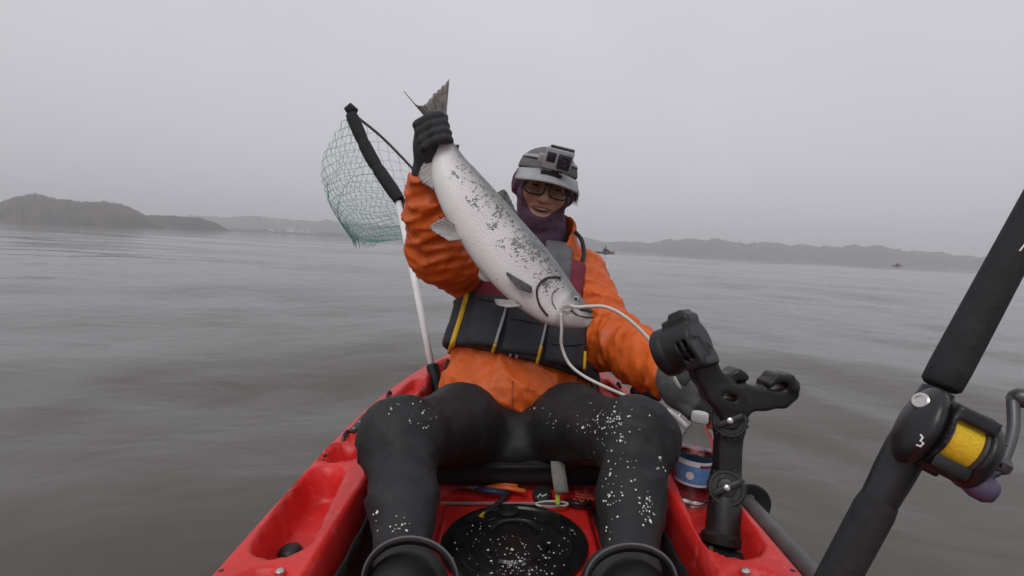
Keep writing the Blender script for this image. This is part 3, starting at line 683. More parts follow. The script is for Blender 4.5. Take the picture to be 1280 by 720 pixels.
# maroon yoke and grey shoulder straps
def fsh(p, x0, x1, h0, h1, th):
    xs_ = (p - v0.astype(np.float32)) @ XV; h_ = hgt(p)
    d = np.maximum(ftorso(p) - th - .003 * wv(p), -(ftorso(p) + .01)); d = np.maximum(d, np.maximum(x0 - xs_, xs_ - x1))
    d = ssub(d, farms(p) - .004, .015); d = np.maximum(d, p[:, 1] - 1.52)
    return sint(d, np.maximum(h0 - h_, h_ - h1), .012)
for a, m_, nm in (((.050, .130, .16, .345, .026), 'maroon', 'shoulder_panel'), ((.012, .088, .235, .50, .031), 'vestgrey', 'shoulder_strap'), ((-.15, -.07, .16, .325, .026), 'maroon', 'shoulder_panel'), ((-.10, -.03, .235, .50, .031), 'vestgrey', 'shoulder_strap')):
    part(nm, snet(lambda p: fsh(p, *a), (-.25, 1.15, .25), (.32, 1.70, .70), .0068), M[m_], lv, smooth=180)
fall = lambda p: np.minimum(np.minimum(fvest(p), fpan(p, -.150, -.068, .052, .19, .016)), np.minimum(fpan(p, -.062, .038, .046, .20, .009), fpan(p, .044, .150, .036, .19, .018)))
def trim(name, pix, m_, r=.0035, f=fall, flat=1.0):
    pts = []
    n = 10
    tt = np.linspace(0, len(pix) - 1, n * (len(pix) - 1)); xs_ = np.interp(tt, range(len(pix)), [q[0] for q in pix]); ys_ = np.interp(tt, range(len(pix)), [q[1] for q in pix])
    pts = [q + gradn(f, q) * .001 for q in hits(f, xs_, ys_, .9, 1.8) if q is not None]
    if len(pts) > 3: return part(name, MB().tube(pts, r, 6), M[m_], lv, smooth=180)
trim('side_trim', ((586, 362), (577, 395), (566, 430), (561, 442)), 'yellow', .0075)
trim('side_trim', ((561, 443), (558, 452)), 'lime', .006)
trim('zip_tape', ((632, 384), (624, 412), (619, 430)), 'capgrey', .0038)
trim('zip_tape', ((619, 430), (614, 447)), 'yellow', .0042)
trim('zip_tape', ((682, 405), (676, 432)), 'capgrey', .0036)
trim('zip_tape', ((676, 432), (671, 456)), 'yellow', .0042)
trim('zip_pull', ((638, 443), (637, 450)), 'capgrey', .003)
trim('zip_pull', ((646, 444), (646, 451)), 'capgrey', .003)
trim('side_trim', ((731, 440), (730, 462)), 'yellow', .004)
# side straps hanging from the vest
part('side_strap', MB().tube([P(735, 450, 1.30), P(741, 475, 1.28), P(746, 500, 1.26)], .006, 6), M['rubber'], lv)
part('side_strap', MB().tube([P(560, 450, 1.34), P(556, 470, 1.32), P(551, 488, 1.31)], .005, 6), M['rubber'], lv)
part('tether_clip', MB().tube(spline([P(719, 290, 1.44), P(727, 300, 1.42), P(730, 318, 1.41), P(726, 330, 1.40)], 4), .006, 8), M['black'], lv)

# webbing, seams and a buckle on the vest
trim('pocket_seam', ((592, 372), (612, 376), (630, 380)), 'rubber', .0018)
trim('pocket_seam', ((640, 398), (660, 402), (676, 405)), 'rubber', .0018)
trim('pocket_seam', ((690, 430), (710, 432), (728, 430)), 'rubber', .0018)
trim('waist_webbing', ((560, 455), (600, 459), (650, 466), (700, 475), (730, 477)), 'rubber', .0045)
q = onj(652, 462, fall, .004)
if q is not None: part('buckle', MB().box(q, (RT, FW, UP), (.017, .006, .009), .003), M['black'], lv)
# --- gloves: palm, four fingers and thumb grown as one surface
def chain(p, pts, r, k=.004):
    d = None
    for i in range(len(pts) - 1):
        e = rc(p, pts[i], pts[i + 1], r[i], r[i + 1]); d = e if d is None else np.minimum(d, e)
    return d
TB = P(545, 168, 1.135)                               # wrist of the tail inside the fist
ft = nrm(P(535, 128, 1.14) - P(556, 190, 1.125))      # up along the fish towards the tail
fx = nrm(RT - ft * RT.dot(ft)); fc = -nrm(np.cross(fx, ft)); fc = fc if fc[1] < 0 else -fc     # fc: towards the lens
def ring(a, h_, r): a = math.radians(a); r = r * .9; h_ = h_ * .88; return TB + fx * math.cos(a) * r + fc * math.sin(a) * r + ft * (h_ + .005 * math.cos(a))
wrv = Wr(41, 230)
def fgr(p):
    d = su(el(p, ring(200, 0, .034), (.026, .030, .043)), rc(p, ring(215, -.03, .034), J['wl'] + (0, 0, -.01), .033, .034), .02)
    for h_, r, a0 in ((.031, .0098, 0), (.0105, .0104, -6), (-.0105, .0102, 4), (-.030, .0092, 14)):
        d = su(d, chain(p, [ring(205, h_, .040), ring(150, h_ + .002, .040), ring(95, h_, .0345), ring(45 + a0, h_ - .003, .033), ring(8 + a0, h_ - .005, .030), ring(-25 + a0, h_ - .004, .028)], [r * 1.15, r * 1.25, r * 1.02, r * 1.12, r * .93, r * .90]), .0035)
    d = su(d, chain(p, [ring(230, -.012, .036), ring(262, .012, .040), ring(310, .030, .036), ring(350, .034, .033)], [.015, .0135, .012, .0105]), .006)
    return d - .0012 * wrv(p)
part('glove', snet(fgr, TB - (.085, .085, .12), TB + (.085, .085, .075), .0036), M['glove'], per, smooth=180)
wv_ = J['wr']; K0 = P(862, 482, 1.045)
hx = nrm(P(874, 498, 1.0) - P(830, 468, 1.04)); hu = nrm(P(866, 470, 1.04) - P(852, 496, 1.04)); hu = nrm(hu - hx * hu.dot(hx)); hn = np.cross(hx, hu); hn = hn if hn[1] < 0 else -hn
def LH(a, b, c): return P(856, 486, 1.005) + hx * a + hu * b + hn * c
def fgl(p):
    axs = np.stack([hx, hu, hn])
    d = su(el(p, LH(0, 0, 0), (.044, .046, .027), axs), rc(p, J['wr'] - hx * .012, LH(-.02, 0, 0), .037, .035), .02)
    for b, r, l_ in ((.033, .0120, .92), (.011, .0128, 1.0), (-.011, .0124, .97), (-.032, .0110, .82)):
        d = su(d, chain(p, [LH(.016, b * .9, .008), LH(.034, b, .012), LH(.034 + .026 * l_, b * .97, .004), LH(.034 + .032 * l_, b * .9, -.020), LH(.034 + .012 * l_, b * .85, -.036)], [r * 1.2, r * 1.12, r * 1.02, r, r * .9]), .005)
    d = su(d, chain(p, [LH(-.018, .028, -.004), LH(.010, .046, -.014), LH(.036, .046, -.026), LH(.054, .032, -.034)], [.016, .0135, .012, .0105]), .007)
    return d - .0012 * wrv(p)
gl2 = part('glove', snet(fgl, LH(0, 0, 0) - .115, LH(0, 0, 0) + .105, .0038), M['glovegrey'], per, smooth=180)
def fpad(p):                                           # dark knuckle and finger panels over the grey shell
    q = (p - LH(0, 0, 0).astype(np.float32)) @ np.stack([hx, hu, hn]).T.astype(np.float32)
    d = fgl(p) - .0016; return np.maximum(d, np.minimum(.036 - q[:, 0], np.maximum(np.abs(q[:, 0] + .022) - .026, .004 - q[:, 1])))
part('finger_panel', snet(fpad, LH(0, 0, 0) - .115, LH(0, 0, 0) + .105, .0038), M['glove'], gl2, smooth=180)

# ------------------------------------------------------------------ action camera on the cap
ac = thing('action_camera', 'small grey action camera in clear housing mounted on the cap brim', 'camera', H(0, .12, .06))
AC = H(.008, .118, .082); aX = nrm(XH + YH * .12); aZ = nrm(ZH + YH * .1); aY = np.cross(aZ, aX); aY = aY if aY.dot(YH) > 0 else -aY
part('housing', MB().box(AC, (aX, aY, aZ), (.037, .019, .027), .005), M['camgrey'], ac)
part('lens', MB().box(AC + aX * .0165 + aY * .0215 - aZ * .001, (aX, aY, aZ), (.0175, .006, .0185), .003), M['camscreen'], ac)
part('lens_ring', MB().lathe(AC + aX * .0165 + aY * .0265 - aZ * .001, aY, [(0, .013), (.002, .013), (.0022, .010), (.001, .009)], 24), M['black'], ac)
part('display', MB().box(AC - aX * .0185 + aY * .0185 + aZ * .004, (aX, aY, aZ), (.0115, .0018, .0125), .001), M['camscreen'], ac)
part('latch', MB().box(AC + aX * .004 + aZ * .029, (aX, aY, aZ), (.031, .012, .003), .001), M['black'], ac)
part('mount_foot', MB().box(AC - aZ * .031, (aX, aY, aZ), (.010, .009, .007), .002), M['black'], ac)
part('mount_plate', MB().box(AC - aZ * .040 - aX * .008, (aX, aY, aZ), (.028, .012, .0045), .002), M['black'], ac)
part('thumb_screw', MB().lathe(AC - aZ * .036 + aX * .012, aX, [(0, .006), (.010, .006), (.011, .003)], 12), M['silver'], ac)
part('head_strap_clip', MB().box(AC - aX * .042 - aY * .008 - aZ * .008, (aX, aY, aZ), (.010, .008, .012), .003), M['camgrey'], ac)

# ------------------------------------------------------------------ the salmon
fish = thing('salmon', 'large silver salmon with dark flecks held up by its tail', 'fish', P(640, 320, 1.08))
FS = [(551, 172, 11, 1.135), (558, 196, 18.5, 1.13), (567, 221, 26, 1.12), (583, 248, 31.5, 1.105), (604, 277, 35, 1.09), (626, 306, 37, 1.075), (649, 332, 37, 1.06), (671, 356, 34.5, 1.05), (694, 377, 28.5, 1.04), (714, 390, 21.5, 1.03), (729, 398, 13.5, 1.02), (739, 402, 6.5, 1.015)]
cen = spline([P(a, b, d) for a, b, h, d in FS], 6); hws = np.interp(np.arange(len(cen)), np.arange(len(FS)) * 6, [h * d / F * (1.08 if 20 < h else 1.0) for a, b, h, d in FS])
NF = 44; V = []; au = []; av = []; frames = []
for i, c in enumerate(cen):
    T = nrm(cen[min(i + 1, len(cen) - 1)] - cen[max(i - 1, 0)]); cz_ = nrm(CAM - c); N = np.cross(T, cz_); N = nrm(N); N = N if N[0] > 0 else -N; B = nrm(np.cross(T, N)); B = B if B[1] < 0 else -B
    hh = hws[i]; u = i / (len(cen) - 1); th = hh * (.52 if u > .15 else .42 + .66 * u); frames.append((c, T, N, B, hh, th))
    op = .0022 if .755 < u < .93 else 0
    for k in range(NF):
        a = 2 * math.pi * k / NF; n_ = math.sin(a); b_ = math.cos(a)
        bulge = op * max(0, 1 - abs(n_ + .1) ** 3)
        V.append(c + N * hh * n_ + B * (th + bulge) * math.copysign(abs(b_) ** .85, b_)); au.append(u); av.append(n_)
m_f = len(cen); Fc = [(i * NF + k, i * NF + (k + 1) % NF, (i + 1) * NF + (k + 1) % NF, (i + 1) * NF + k) for i in range(m_f - 1) for k in range(NF)]
Fc += [tuple(range(NF))[::-1], tuple((m_f - 1) * NF + k for k in range(NF))]
def fishmat():
    m = bpy.data.materials.new('salmon_skin'); m.use_nodes = True; t = m.node_tree; b = t.nodes['Principled BSDF']; l = t.links.new
    A = lambda n: (lambda x: (setattr(x, 'attribute_name', n), x)[1])(t.nodes.new('ShaderNodeAttribute'))
    u, v = A('u'), A('v'); tc = t.nodes.new('ShaderNodeTexCoord')
    def math_(op, a, b_=None, cl=False):
        n = t.nodes.new('ShaderNodeMath'); n.operation = op; n.use_clamp = cl
        for i, x in enumerate((a, b_)):
            if x is None: continue
            if isinstance(x, (int, float)): n.inputs[i].default_value = x
            else: l(x, n.inputs[i])
        return n.outputs[0]
    def ramp(x, *st):
        r = t.nodes.new('ShaderNodeValToRGB'); e = r.color_ramp.elements
        while len(e) < len(st): e.new(.5)
        for q, (p_, c_) in zip(e, st): q.position = p_; q.color = (*c_, 1) if hasattr(c_, '__len__') else (c_, c_, c_, 1)
        l(x, r.inputs['Fac']); return r.outputs['Color']
    def noise(s_, d_=3, vec=None, dist=0):
        n = t.nodes.new('ShaderNodeTexNoise'); n.inputs['Scale'].default_value = s_; n.inputs['Detail'].default_value = d_; n.inputs['Distortion'].default_value = dist; l(vec or tc.outputs['Object'], n.inputs['Vector']); return n.outputs['Fac']
    vv = math_('ADD', math_('MULTIPLY', v.outputs['Fac'], .5), .5)
    base = ramp(math_('ADD', vv, math_('MULTIPLY', math_('SUBTRACT', noise(14), .5), .18)), (0, (.72, .70, .68)), (.34, (.78, .76, .75)), (.60, (.60, .57, .58)), (.80, (.42, .405, .41)), (.93, (.20, .21, .21)))
    # lost-scale flecks on the upper flank
    mp = t.nodes.new('ShaderNodeMapping'); mp.inputs['Rotation'].default_value = (.3, .5, .6); l(tc.outputs['Object'], mp.inputs['Vector'])
    fl = noise(125, 2.5, mp.outputs[0], 1.0); big = noise(22, 2)
    zone = math_('MULTIPLY', ramp(vv, (.38, 0), (.56, 1), (.86, 1), (.97, .6)), ramp(u.outputs['Fac'], (.06, 0), (.2, .8), (.68, 1), (.76, 0)))
    sel = math_('ADD', fl, math_('MULTIPLY', math_('SUBTRACT', big, .5), .55)); sel = math_('ADD', sel, math_('MULTIPLY', math_('SUBTRACT', zone, 1.0), .28))
    fm = ramp(sel, (.50, 0), (.535, 1))
    mx = t.nodes.new('ShaderNodeMix'); mx.data_type = 'RGBA'; l(fm, mx.inputs['Factor']); l(base, mx.inputs['A']); mx.inputs['B'].default_value = (.15, .15, .15, 1)
    # round dark spots along the back
    vo = t.nodes.new('ShaderNodeTexVoronoi'); vo.inputs['Scale'].default_value = 75; l(tc.outputs['Object'], vo.inputs['Vector'])
    sp = math_('MULTIPLY', ramp(vo.outputs['Distance'], (.16, 1), (.24, 0)), ramp(vv, (.72, 0), (.84, 1)))
    m2 = t.nodes.new('ShaderNodeMix'); m2.data_type = 'RGBA'; l(sp, m2.inputs['Factor']); l(mx.outputs['Result'], m2.inputs['A']); m2.inputs['B'].default_value = (.07, .07, .07, 1)
    # head: greyer, cloudy
    hd = ramp(u.outputs['Fac'], (.765, 0), (.785, 1)); hcol = ramp(noise(38, 4), (.3, (.40, .385, .375)), (.7, (.62, .60, .58)))
    hb = t.nodes.new('ShaderNodeMix'); hb.data_type = 'RGBA'; l(ramp(vv, (.62, 0), (.86, 1)), hb.inputs['Factor']); l(hcol, hb.inputs['A']); hb.inputs['B'].default_value = (.16, .165, .165, 1)
    m3 = t.nodes.new('ShaderNodeMix'); m3.data_type = 'RGBA'; l(hd, m3.inputs['Factor']); l(m2.outputs['Result'], m3.inputs['A']); l(hb.outputs['Result'], m3.inputs['B'])
    l(m3.outputs['Result'], b.inputs['Base Color']); b.inputs['Metallic'].default_value = .08; b.inputs['Roughness'].default_value = .40
    vs2 = t.nodes.new('ShaderNodeTexVoronoi'); vs2.inputs['Scale'].default_value = 300; l(tc.outputs['Object'], vs2.inputs['Vector'])
    bp = t.nodes.new('ShaderNodeBump'); bp.inputs['Strength'].default_value = .42; bp.inputs['Distance'].default_value = .0013; l(vs2.outputs['Distance'], bp.inputs['Height']); l(bp.outputs[0], b.inputs['Normal'])
    return m
M['salmon'] = fishmat()
M['fin'] = mat('fin_pale', (.36, .34, .33), .5, var=.2, vs_=60, bump=.4, bs=120)
M['findark'] = mat('fin_dark', (.10, .10, .10), .5, var=.5, vs_=90, bump=.4, bs=120)
M['fintail'] = mat('fin_tail', (.20, .185, .175), .5, var=.4, vs_=70, bump=.4, bs=120)
M['gill'] = mat('gill_dark', (.05, .028, .026), .5)
part('fish_body', (V, Fc), M['salmon'], fish, smooth=180, attrs={'u': au, 'v': av})
def FP(px, py, off=0.0):
    d = float(np.interp(py, [a[1] for a in FS], [a[3] for a in FS])); return P(px, py, d - off)
def fin(name, base, tip, m_, nr=9, off0=0.0, off1=0.0, th=.0018, jag=.12, inner=6):
    b = spline([FP(x, y, off0) for x, y in base], nr); e = spline([FP(x, y, off1) for x, y in tip], nr)
    k = 41; bi = [b[int(round(t))] for t in np.linspace(0, len(b) - 1, k)]; ei = [e[int(round(t))] for t in np.linspace(0, len(e) - 1, k)]
    bb = [sum(bi[max(0, i - 1):i + 2]) / len(bi[max(0, i - 1):i + 2]) for i in range(k)]; ee = [sum(ei[max(0, i - 1):i + 2]) / len(ei[max(0, i - 1):i + 2]) for i in range(k)]
    Q = []
    for i in range(k):
        L_ = 1 - jag * (random.random() * .6 + .4 * (i % 4 == 0)) if 0 < i < k - 1 else 1; row = []
        for j in range(inner + 1):
            t = j / inner; p = bb[i] + (ee[i] - bb[i]) * t * L_; p = p - FW * .0011 * math.sin(i * 2 * math.pi / 4) * t ** .5; row.append(p)
        Q.append(row)
    o = part(name, MB().grid(Q), M[m_], fish, smooth=180); md = o.modifiers.new('s', 'SOLIDIFY'); md.thickness = th; md.offset = 0; return o
fin('tail_fin', ((536, 152), (541, 150), (548, 150), (553, 152), (557, 154)), ((504, 113), (518, 129), (529, 131), (540, 119), (551, 108), (562, 98)), 'fintail', off1=.012, jag=.10)
part('tail_base', MB().tube([FP(546, 146), FP(547, 156), FP(549, 166), FP(551, 174)], [.006, .013, .016, .018], 14), M['fin'], fish, smooth=180)
fin('dorsal_fin', ((625, 247), (635, 258), (649, 276)), ((622, 240), (632, 238), (646, 266)), 'findark', jag=.12)
fin('adipose_fin', ((563, 182), (567, 186)), ((574, 181), (573, 188)), 'findark', jag=.0)
fin('anal_fin', ((544, 188), (543, 208), (545, 230)), ((535, 192), (522, 222), (541, 237)), 'fin', jag=.12)
fin('pelvic_fin', ((577, 287), (580, 293), (583, 299)), ((554, 271), (536, 284), (560, 301)), 'fin', off0=-.004, off1=.03, jag=.10)
fin('pelvic_fin', ((612, 342), (616, 347), (620, 352)), ((599, 337), (598, 347), (606, 352)), 'fin', off0=-.010, off1=-.02, jag=.08)
fin('pectoral_fin', ((664, 358), (665, 362), (664, 366)), ((633, 340), (634, 345), (648, 361)), 'findark', off0=.036, off1=.040, jag=.05)
fin('pectoral_fin', ((646, 376), (649, 380), (652, 383)), ((618, 374), (620, 381), (634, 384)), 'fin', off0=.006, off1=.03, jag=.08)
def onfish(px, py, off=.0):                            # point on the near flank
    best = None
    for c, T, N, B, hh, th in frames:
        pass
    d0 = FP(px, py); i = int(np.argmin([np.linalg.norm(c - d0) for c, *_ in frames])); c, T, N, B, hh, th = frames[i]
    n_ = max(-.97, min(.97, (d0 - c).dot(N) / hh)); return d0 + B * ((th + .002) * (math.sqrt(1 - n_ * n_) ** .85) + off) - B * (d0 - c).dot(B)
part('gill_slit', MB().tube([onfish(x, y, .0006) for x, y in spline([(702, 349), (686, 350), (676, 358), (673, 368), (676, 382), (685, 395)], 5)], .0022, 6), M['gill'], fish, smooth=180)
part('gill_line', MB().tube([onfish(x, y, -.0002) for x, y in spline([(700, 362), (693, 368), (692, 378), (697, 388)], 5)], .0012, 6), M['fintail'], fish, smooth=180)
ey = onfish(722.5, 375.5, -.002); eB = frames[-12][3]
e_ = part('fish_eye', MB().lathe(ey, eB, [(-.002, .0062), (.002, .0062), (.0032, .0048), (.0036, .0005)], 16), M['capgrey'], fish, smooth=180)
part('pupil', MB().lathe(ey + eB * .002, eB, [(0, .0034), (.0022, .003), (.0026, .0005)], 12), M['eye'], e_, smooth=180)
part('upper_jaw', MB().tube([onfish(x, y, -.001) for x, y in spline([(742, 390), (734, 387), (727, 388)], 4)], [.003, .005, .0062, .0062, .0066, .0064, .006, .005, .003], 8), M['findark'], fish, smooth=180)
part('mouth_line', MB().tube([onfish(x, y, .0002) for x, y in spline([(743, 397), (734, 397), (724, 395), (716, 389)], 4)], .0016, 6), M['gill'], fish, smooth=180)

# ------------------------------------------------------------------ stringer cord through the jaw
sg = thing('stringer_cord', 'thin white coated stringer cord looping from the fish to the rod holder', 'cord', P(800, 420, 1.0))
part('cord', MB().tube(spline([onfish(716, 384, .006), P(722, 384, .985), P(738, 383, .975), P(758, 384, .96), P(780, 395, .95), P(801, 413, .94), P(818, 433, .93), P(834, 456, .925), P(850, 486, .925)], 6), .0034, 8), M['cord'], sg, smooth=180)
part('cord', MB().tube(spline([onfish(703, 392, .004), P(702, 412, 1.01), P(702, 432, 1.02), P(711, 454, 1.02), P(728, 469, 1.01), P(755, 483, .99), P(790, 498, .98), P(820, 510, .97)], 6), .0031, 8), M['cord'], sg, smooth=180)
part('cord_sleeve', MB().tube(spline([P(820, 510, .97), P(838, 516, .965), P(851, 527, .96), P(858, 534, .955)], 4), .0058, 8), M['white'], sg, smooth=180)
part('loop', MB().tube([onfish(712, 386, .006) + nrm(RT + UP * .1) * .010 * math.cos(a) + UP * .006 * math.sin(a) for a in np.linspace(0, 6.28, 16)[:-1]], .0016, 6, closed=True), M['cord'], sg, smooth=180)
lg = thing('lip_gripper', 'small steel lip gripper with orange grip held under the gloved hand', 'gripper', P(860, 510, 1.0))
part('jaw', MB().tube([P(866, 494, 1.0), P(858, 508, .995), P(846, 524, .99)], [.003, .0026, .0018], 6), M['silver'], lg)
part('jaw', MB().tube([P(868, 496, 1.0), P(876, 506, .99), P(884, 516, .985)], [.003, .0028, .003], 6), M['silver'], lg)
part('grip', MB().tube(spline([P(878, 508, .99), P(885, 514, .985), P(890, 524, .98), P(887, 536, .98)], 4), [.006, .009, .010, .010, .010, .010, .009, .009, .008, .008, .007, .006, .005], 8), M['orangeplastic'], lg, smooth=180)

# ------------------------------------------------------------------ landing net
net = thing('landing_net', 'green mesh landing net with black foam grips and pale handle stuck behind the seat', 'net', P(543, 470, 1.60))
B0 = P(499, 250, 1.72); A0 = P(437, 139, 1.80); C0 = P(585, 262, 1.84); D0 = P(545, 240, 2.25)
part('handle', MB().tube([P(544, 482, 1.60), P(530, 410, 1.63), P(498, 252, 1.72)], .0108, 14), M['alu'], net, smooth=180)
part('handle_socket', MB().lathe(P(543, 468, 1.60), P(498, 252, 1.72) - P(543, 468, 1.60), [(-.06, .020), (.03, .020), (.034, .016)], 16), M['black'], net)
hoop = spline([B0, A0 + (B0 - A0) * .5 + np.array([-.012, 0, -.005]), A0], 12)
def seg(t0, t1): return [hoop[int(round(t))] for t in np.linspace(t0 * (len(hoop) - 1), t1 * (len(hoop) - 1), 9)]
for t0, t1 in ((.02, .36), (.375, .67), (.685, .97)):
    part('foam_grip', MB().tube(seg(t0, t1), [.0195, .0218, .0225, .0225, .0225, .0225, .0225, .0218, .0195], 12), M['foam'], net, smooth=60)
part('end_knob', MB().tube([A0 - RT * .012 - UP * .002, A0 + RT * .004 + UP * .008, A0 + RT * .02 - UP * .004], [.014, .021, .015], 12), M['foam'], net, smooth=180)
part('foam_grip', MB().tube([B0 + RT * .01 - UP * .012, B0 + (C0 - B0) * .5 - UP * .004, C0], .0175, 12), M['foam'], net, smooth=60)
back = spline([A0, P(478, 172, 1.95), P(521, 216, 2.12), D0, C0], 10)
part('hoop', MB().tube(back, .0052, 8), M['wire'], net, smooth=180)
# the hanging bag: rings of the mouth sinking to a slumped toe
mouth = [hoop[int(round(t))] for t in np.linspace(len(hoop) - 1, 0, 26)] + [B0 + (C0 - B0) * t for t in np.linspace(.08, 1, 12)] + [back[::-1][int(round(t))] for t in np.linspace(2, len(back) - 2, 26)]
NM = len(mouth); toe = P(452, 304, 1.88); rows = []; NR = 28
mc = sum(mouth) / NM
for j in range(NR + 1):
    t = j / NR; row = []
    for i, p in enumerate(mouth):
        bul = math.sin(math.pi * min(1, t * 1.0)) * .5
        q = p * (1 - t) ** .9 + toe * (1 - (1 - t) ** .9)
        out_ = (p - mc); out_[2] = 0
        q = q + out_ * bul * .55 + out_ * .16 * t - RT * .055 * math.sin(math.pi * t ** .8) - np.array([0, 0, .03 * math.sin(math.pi * t)])
        q = q + np.array([math.sin(i * .9 + j * .4), math.cos(i * .7 - j * .5), math.sin(i * .5 + j * .9)]) * .006 * math.sin(math.pi * min(1, t * 1.2) if t < .83 else .2)
        if j == NR: q = q + np.array([0, 0, .02 * math.sin(i * .8)])
        row.append(q)
    rows.append(row)
E = MB()
NMm = NM
def knot(i, j): return rows[j][i % NM]
verts = [p for r_ in rows for p in r_]; edges = []
for j in range(NR):
    for i in range(NM):
        if (i + j) % 2 == 0:
            edges.append((j * NM + i, (j + 1) * NM + (i + 1) % NM)); edges.append((j * NM + i, (j + 1) * NM + (i - 1) % NM))
for a, b in edges: E.tube([verts[a], verts[b]], .0007, 3, cap=False)
nb = part('netting', E, M['netgreen'], net, smooth=180, recalc=False); nb['kind'] = 'stuff'
part('tie', MB().lathe(P(520, 214, 2.11), P(521, 216, 2.12) - P(478, 172, 1.95), [(-.02, .011), (.02, .013), (.03, .008)], 8), M['netgreen'], net)

# ------------------------------------------------------------------ rod holder on the right rail
rh = thing('rod_holder', 'black jointed rod holder with open cradle standing in the right side pocket', 'rod holder', G(905, 668, .142))
DH = .80
def q2(px, py, dd=0): return P(px, py, DH + dd)
b0 = np.array([.318, .738, .138]); j1 = P(907, 610, .80); j2 = P(911, 526, .81)
part('base_plate', MB().box(b0 + (0, 0, .006), ((1, 0, 0), (0, 1, 0), (0, 0, 1)), (.034, .030, .007), .004), M['black'], rh)
up_ = nrm(j1 - b0 - (0, 0, .01))
part('post', MB().lathe(b0 + (0, 0, .012), j1 - b0, [(0, .030), (.012, .031), (.016, .026), (.060, .0245), (.075, .022), (np.linalg.norm(j1 - b0) - .012, .021)], 24), M['black'], rh)
for s in range(4):
    a = s * math.pi / 2 + .6; part('bolt', MB().lathe(b0 + np.array([.027 * math.cos(a), .023 * math.sin(a), .012]), (0, 0, 1), [(0, .004), (.003, .004), (.004, .002)], 8), M['silver'], rh)
def joint(c, r, name):
    ax_ = nrm(CAM - c + np.array([.05, 0, 0])); a = nrm(RT - ax_ * RT.dot(ax_)); b = np.cross(ax_, a)
    o = part(name, MB().lathe(c - ax_ * .006, ax_, [(0, r * .92), (.006, r), (.030, r), (.034, r * .93), (.034, r * .80), (.031, r * .78), (.031, r * .5), (.035, r * .46), (.036, r * .3), (.036, .0005)], 32), M['black'], rh, smooth=35)
    part('grip_bar', MB().box(c + ax_ * .029, (a * .9 + b * .35, ax_, np.cross(ax_, a * .9 + b * .35)), (r * .82, .005, r * .17), .002), M['black'], o)
    part('bolt', MB().lathe(c + ax_ * .031, ax_, [(0, .0045), (.005, .0045), (.006, .002)], 8), M['silver'], o)
    for k in range(18):
        t = 2 * math.pi * k / 18; part('tooth', MB().box(c + (a * math.cos(t) + b * math.sin(t)) * r * .985 + ax_ * .012, (a * math.cos(t) + b * math.sin(t), ax_, -a * math.sin(t) + b * math.cos(t)), (.002, .012, .0018)), M['black'], o)
    return ax_
joint(j1, .0275, 'joint'); joint(j2, .0260, 'joint')
def farm(p): return sus(.012, bxs(p, (j1 + j2) / 2, (.019, .016, np.linalg.norm(j2 - j1) / 2 - .012), .006, np.stack([nrm(np.cross(np.array([0, -1., 0]), j2 - j1)), nrm(np.cross(j2 - j1, np.cross(np.array([0, -1., 0]), j2 - j1))), nrm(j2 - j1)])), cyl(p, j1 + (0, -.014, 0), j1 + (0, .016, 0), .024), cyl(p, j2 + (0, -.014, 0), j2 + (0, .016, 0), .024))
part('arm', snet(farm, np.minimum(j1, j2) - .04, np.maximum(j1, j2) + .04, .0034), M['black'], rh, smooth=50)
def ext(p, poly, hz, rr, dd=0):                        # chain of px points with px radii, flattened to half thickness hz along the lens axis
    d = None; dep = (p - CAM.astype(np.float32)) @ FW.astype(np.float32)
    for (x0, y0, r0), (x1, y1, r1) in zip(poly[:-1], poly[1:]):
        a, b = q2(x0, y0, dd), q2(x1, y1, dd); ab = b - a; h_ = dep - (DH + dd)
        pp = p - (h_[:, None] * FW).astype(np.float32)
        e = rc(pp, a, b, r0 * DH / F, r1 * DH / F); d = e if d is None else su(d, e, .008)
    return sint(d, np.abs(dep - (DH + dd)) - hz, rr)
def fcrad(p):
    d = ext(p, [(872, 440, 17), (882, 468, 15), (897, 490, 18), (912, 505, 19), (914, 520, 16)], .019, .006)
    d = su(d, ext(p, [(900, 494, 15), (925, 496, 17), (950, 497, 13), (972, 497, 10), (983, 490, 8), (986, 478, 7)], .019, .006), .006)
    d = su(d, ext(p, [(986, 482, 6), (980, 471, 4.5), (966, 470, 4), (956, 478, 4)], .021, .004, -.004), .006)
    d = su(d, ext(p, [(890, 474, 10), (905, 471, 5), (918, 466, 5.5), (925, 469, 5)], .021, .004, .006), .006)
    d = np.maximum(d, -ext(p, [(902, 492, 4), (911, 495, 4)], .05, .001))
    return d
cr = part('cradle', snet(fcrad, q2(860, 530) - (.03, .05, .03), q2(1000, 420) + (.02, .05, .02), .0030), M['black'], rh, smooth=60)
ca = nrm(P(812, 446, .855) - P(868, 424, .80)); cc0 = P(853, 433, .80)
def fcol(p):
    d = cyl(p, cc0 - ca * .034, cc0 + ca * .036, .036, .006); d = su(d, cyl(p, cc0 + ca * .018, cc0 + ca * .036, .0385, .003), .003)
    d = np.maximum(d, -cyl(p, cc0 - ca * .02, cc0 + ca * .06, .0275, .002))
    u_ = nrm(UP - ca * UP.dot(ca)); s_ = np.cross(ca, u_)
    d = su(d, bxs(p, cc0 + u_ * .036 - ca * .012, (.024, .020, .008), .005, np.stack([ca, s_, u_])), .004)
    d = su(d, bxs(p, cc0 + u_ * .042 - ca * .016, (.014, .018, .010), .005, np.stack([ca, s_, u_])), .004)
    d = su(d, bxs(p, cc0 - u_ * .030 - ca * .02, (.018, .026, .012), .006, np.stack([ca, s_, u_])), .006)
    for k in (-.01, .002, .012): d = np.maximum(d, -bxs(p, cc0 + ca * k + s_ * .0 - FW * .037, (.0025, .02, .014), .001, np.stack([ca, FW, UP])))
    return d
part('collar', snet(fcol, cc0 - .066, cc0 + .072, .0030), M['black'], rh, smooth=60)

